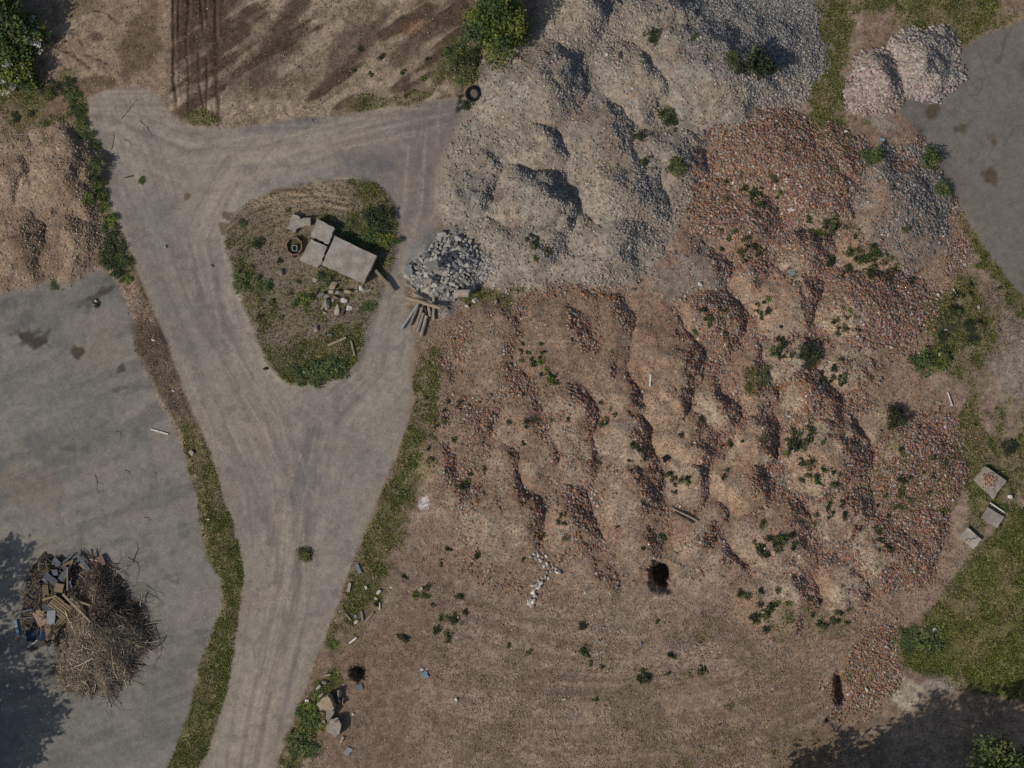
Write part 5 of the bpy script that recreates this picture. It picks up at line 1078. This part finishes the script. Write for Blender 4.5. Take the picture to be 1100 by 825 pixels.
for (x0, y0, x1, y1, w, z0, z1, mt, lab) in ((455,140,530,238,22,.75,.7,M_GPAN,'blue grey beam of the peaked frame at the top'),(470,195,505,228,16,.8,.75,M_YWOOD,'yellow lath inside the peaked frame'),(375,205,430,178,16,.7,.75,M_YWOOD,'yellow plank right of the top grey panel'),(398,215,398,355,9,.9,.85,M_WOODL,'thin pale lath standing north to south in the scrap'),(430,170,405,240,9,.95,.9,M_WOODL,'thin grey lath near the peaked frame'),(370,375,535,540,13,1.3,1.5,M_WOODL,'long pale pole lying over the brush'),(415,400,535,443,11,1.35,1.5,M_WOODL,'second pale pole over the brush, nearly level'),(365,195,425,145,10,.6,.6,M_GPAN,'thin grey lath at the upper rim'),(520,120,530,200,9,.6,.7,M_DWOOD,'thin dark stake at the brush top'),(545,120,555,200,8,.6,.7,M_DWOOD,'second thin dark stake at the brush top'),(90,530,110,630,16,.3,.25,M_BLUE,'sky blue post lying in the shade'),(100,485,190,465,10,.4,.5,M_GPAN,'teal grey lath in the shade'),(120,520,200,510,8,.3,.4,M_GPAN,'lower teal grey lath in the shade'),(165,690,230,640,6,.65,.65,M_WHITE,'pale thin rod across the plank panel'),(385,400,440,350,12,1.1,1.,M_DWOOD,'dark lath crossing the pole ends'),(255,280,275,300,22,.4,.4,M_GPAN,'short grey block at the left rim'),(250,410,330,385,12,.8,.9,M_YWOOD,'yellow lath left of the pallet'),(265,470,245,490,12,.8,.7,M_YWOOD,'short yellow lath near the cardboard'),(230,320,260,380,10,.4,.5,M_DWOOD,'dark lath in the shaded scrap'),(150,400,215,420,9,.35,.4,M_DWOOD,'dark lath lying furthest into the shade')):
    a, b = zs_(x0, y0), zs_(x1, y1); m_ = float(max(scrap_h(*a), scrap_h(*b))); beam(a[0], a[1], b[0], b[1], w / 5.5, .05, .5 * m_ + .5 * float(scrap_h(*a)) + .08 + z0 * .15, .5 * m_ + .5 * float(scrap_h(*b)) + .08 + z1 * .15, mt, 'scrap_lath', lab, 'lath', 'laths and poles in the scrap timber')
def pallet(px, py, rz, z, label, tilt):
    root = link('wooden_pallet', None, loc=at(px, py, z), rot=(tilt[0], tilt[1], math.radians(rz))); tag(root, label, 'pallet', 'broken wooden pallets in the scrap')
    def bxm(nm, boxes):
        vs, fs = [], []
        for (x0, x1, y0, y1, z0, z1) in boxes:
            b = len(vs); vs += [(x0,y0,z0),(x1,y0,z0),(x1,y1,z0),(x0,y1,z0),(x0,y0,z1),(x1,y0,z1),(x1,y1,z1),(x0,y1,z1)]; fs += [tuple(int(i) + b for i in f) for f in CF]
        link(nm, pymesh(nm, vs, fs), M_YWOOD, root)
    for i in range(6): bxm('deck_board', [(-.6, .6, -.4 + i * .145, -.4 + i * .145 + .1, .1, .125)])
    for x in (-.6, -.05, .5): bxm('stringer', [(x, x + .1, -.4, .425, .0, .1)])
    for y in (-.4, -.03, .33): bxm('base_board', [(-.6, .6, y, y + .09, -.025, 0)])
p = zs_(355, 455); pallet(p[0], p[1], -40, float(scrap_h(*p)) + .05, 'tan wooden pallet tilted on the scrap beside the pale poles', (.15, .1))
p = zs_(345, 530); pallet(p[0], p[1], 48, float(scrap_h(*p)) - .02, 'broken pallet lying under the pale blue sheet', (-.2, .25))
# burnt brush bundle near the boulders
root = link('brush_bundle', None, loc=at(383, 724)); tag(root, 'small dark bundle of burnt twigs right of the boulders', 'brush bundle')
n = 260; a = RNG.uniform(0, np.pi, n); c = RNG.normal(0, .16, (n, 2)); L_ = RNG.uniform(.2, .5, n); t = np.linspace(-.5, .5, 4)
W = np.stack([c[:, :1] + np.cos(a)[:, None] * L_[:, None] * t[None], c[:, 1:] + np.sin(a)[:, None] * L_[:, None] * t[None], np.clip(.34 - np.hypot(c[:, 0], c[:, 1])[:, None] * .8, .02, 1) * RNG.random((n, 1)) + RNG.normal(0, .02, (n, 4))], -1)
V, F = tube_arrays(W, np.full((n, 4), .013), 3); link('twigs', mesh('twigs', V, F, np.tile(alb((42, 37, 34)), (len(V), 1))), M_TWIG, root)
# twigs lying about on the pavements
for (x0, y0, x1, y1, lab) in ((124,463,130,467,'small dark twig on the yard near the white stick'),(134,505,139,510,'bent dark twig in the middle of the yard'),(166,507,166,512,'short upright twig on the yard'),(155,556,160,558,'little twig on the yard above the grass bend'),(102,510,104,526,'thin dark row of twigs on the yard'),(130,128,146,108,'long thin twig with forks on the north road'),(150,130,163,145,'thin twig on the north road beside the soil ruts'),(120,160,122,140,'thin crooked twig near the road corner'),(133,150,140,155,'tiny twigs on the road corner')):
    branch([(x0, y0), ((x0 + x1) / 2 + 1.5, (y0 + y1) / 2 - 1), (x1, y1)], .014, None, lab, [hz(x0, y0) + .03] * 3)

# ------------------------------------------------------------------ camera, sky, sun
cam = bpy.data.cameras.new('Camera'); co = bpy.data.objects.new('Camera', cam); COL.objects.link(co)
co.location = (0, 0, CAMZ); cam.sensor_width = 36; cam.lens = 36 * CAMZ / 55.0; cam.clip_end = 2000; SC.camera = co
EL = math.radians(41); sx, sy = .87, .49
d = Vector((sx * math.cos(EL), sy * math.cos(EL), -math.sin(EL)))
L = bpy.data.lights.new('Sun', 'SUN'); L.energy = 2.4; L.angle = math.radians(.5); L.color = (1, .95, .87)
lo = bpy.data.objects.new('Sun', L); COL.objects.link(lo); lo.rotation_euler = d.to_track_quat('-Z', 'Y').to_euler(); lo.location = (-40, -25, 60)
W = bpy.data.worlds.new('World'); SC.world = W; W.use_nodes = True
nt = W.node_tree; sky = nt.nodes.new('ShaderNodeTexSky'); sky.sky_type = 'NISHITA'; sky.sun_disc = False
sky.sun_elevation = EL; sky.sun_rotation = math.atan2(-sx, -sy); sky.air_density = 1.; sky.dust_density = 1.5
nt.links.new(sky.outputs[0], nt.nodes['Background'].inputs['Color']); nt.nodes['Background'].inputs['Strength'].default_value = .068
SC.view_settings.view_transform = 'Standard'; SC.view_settings.look = 'None'; SC.view_settings.exposure = 0; SC.view_settings.gamma = 1
SC.cycles.max_bounces = 5; SC.cycles.diffuse_bounces = 3; SC.cycles.transparent_max_bounces = 4
SC.cycles.use_denoising = False
SC.render.film_transparent = False
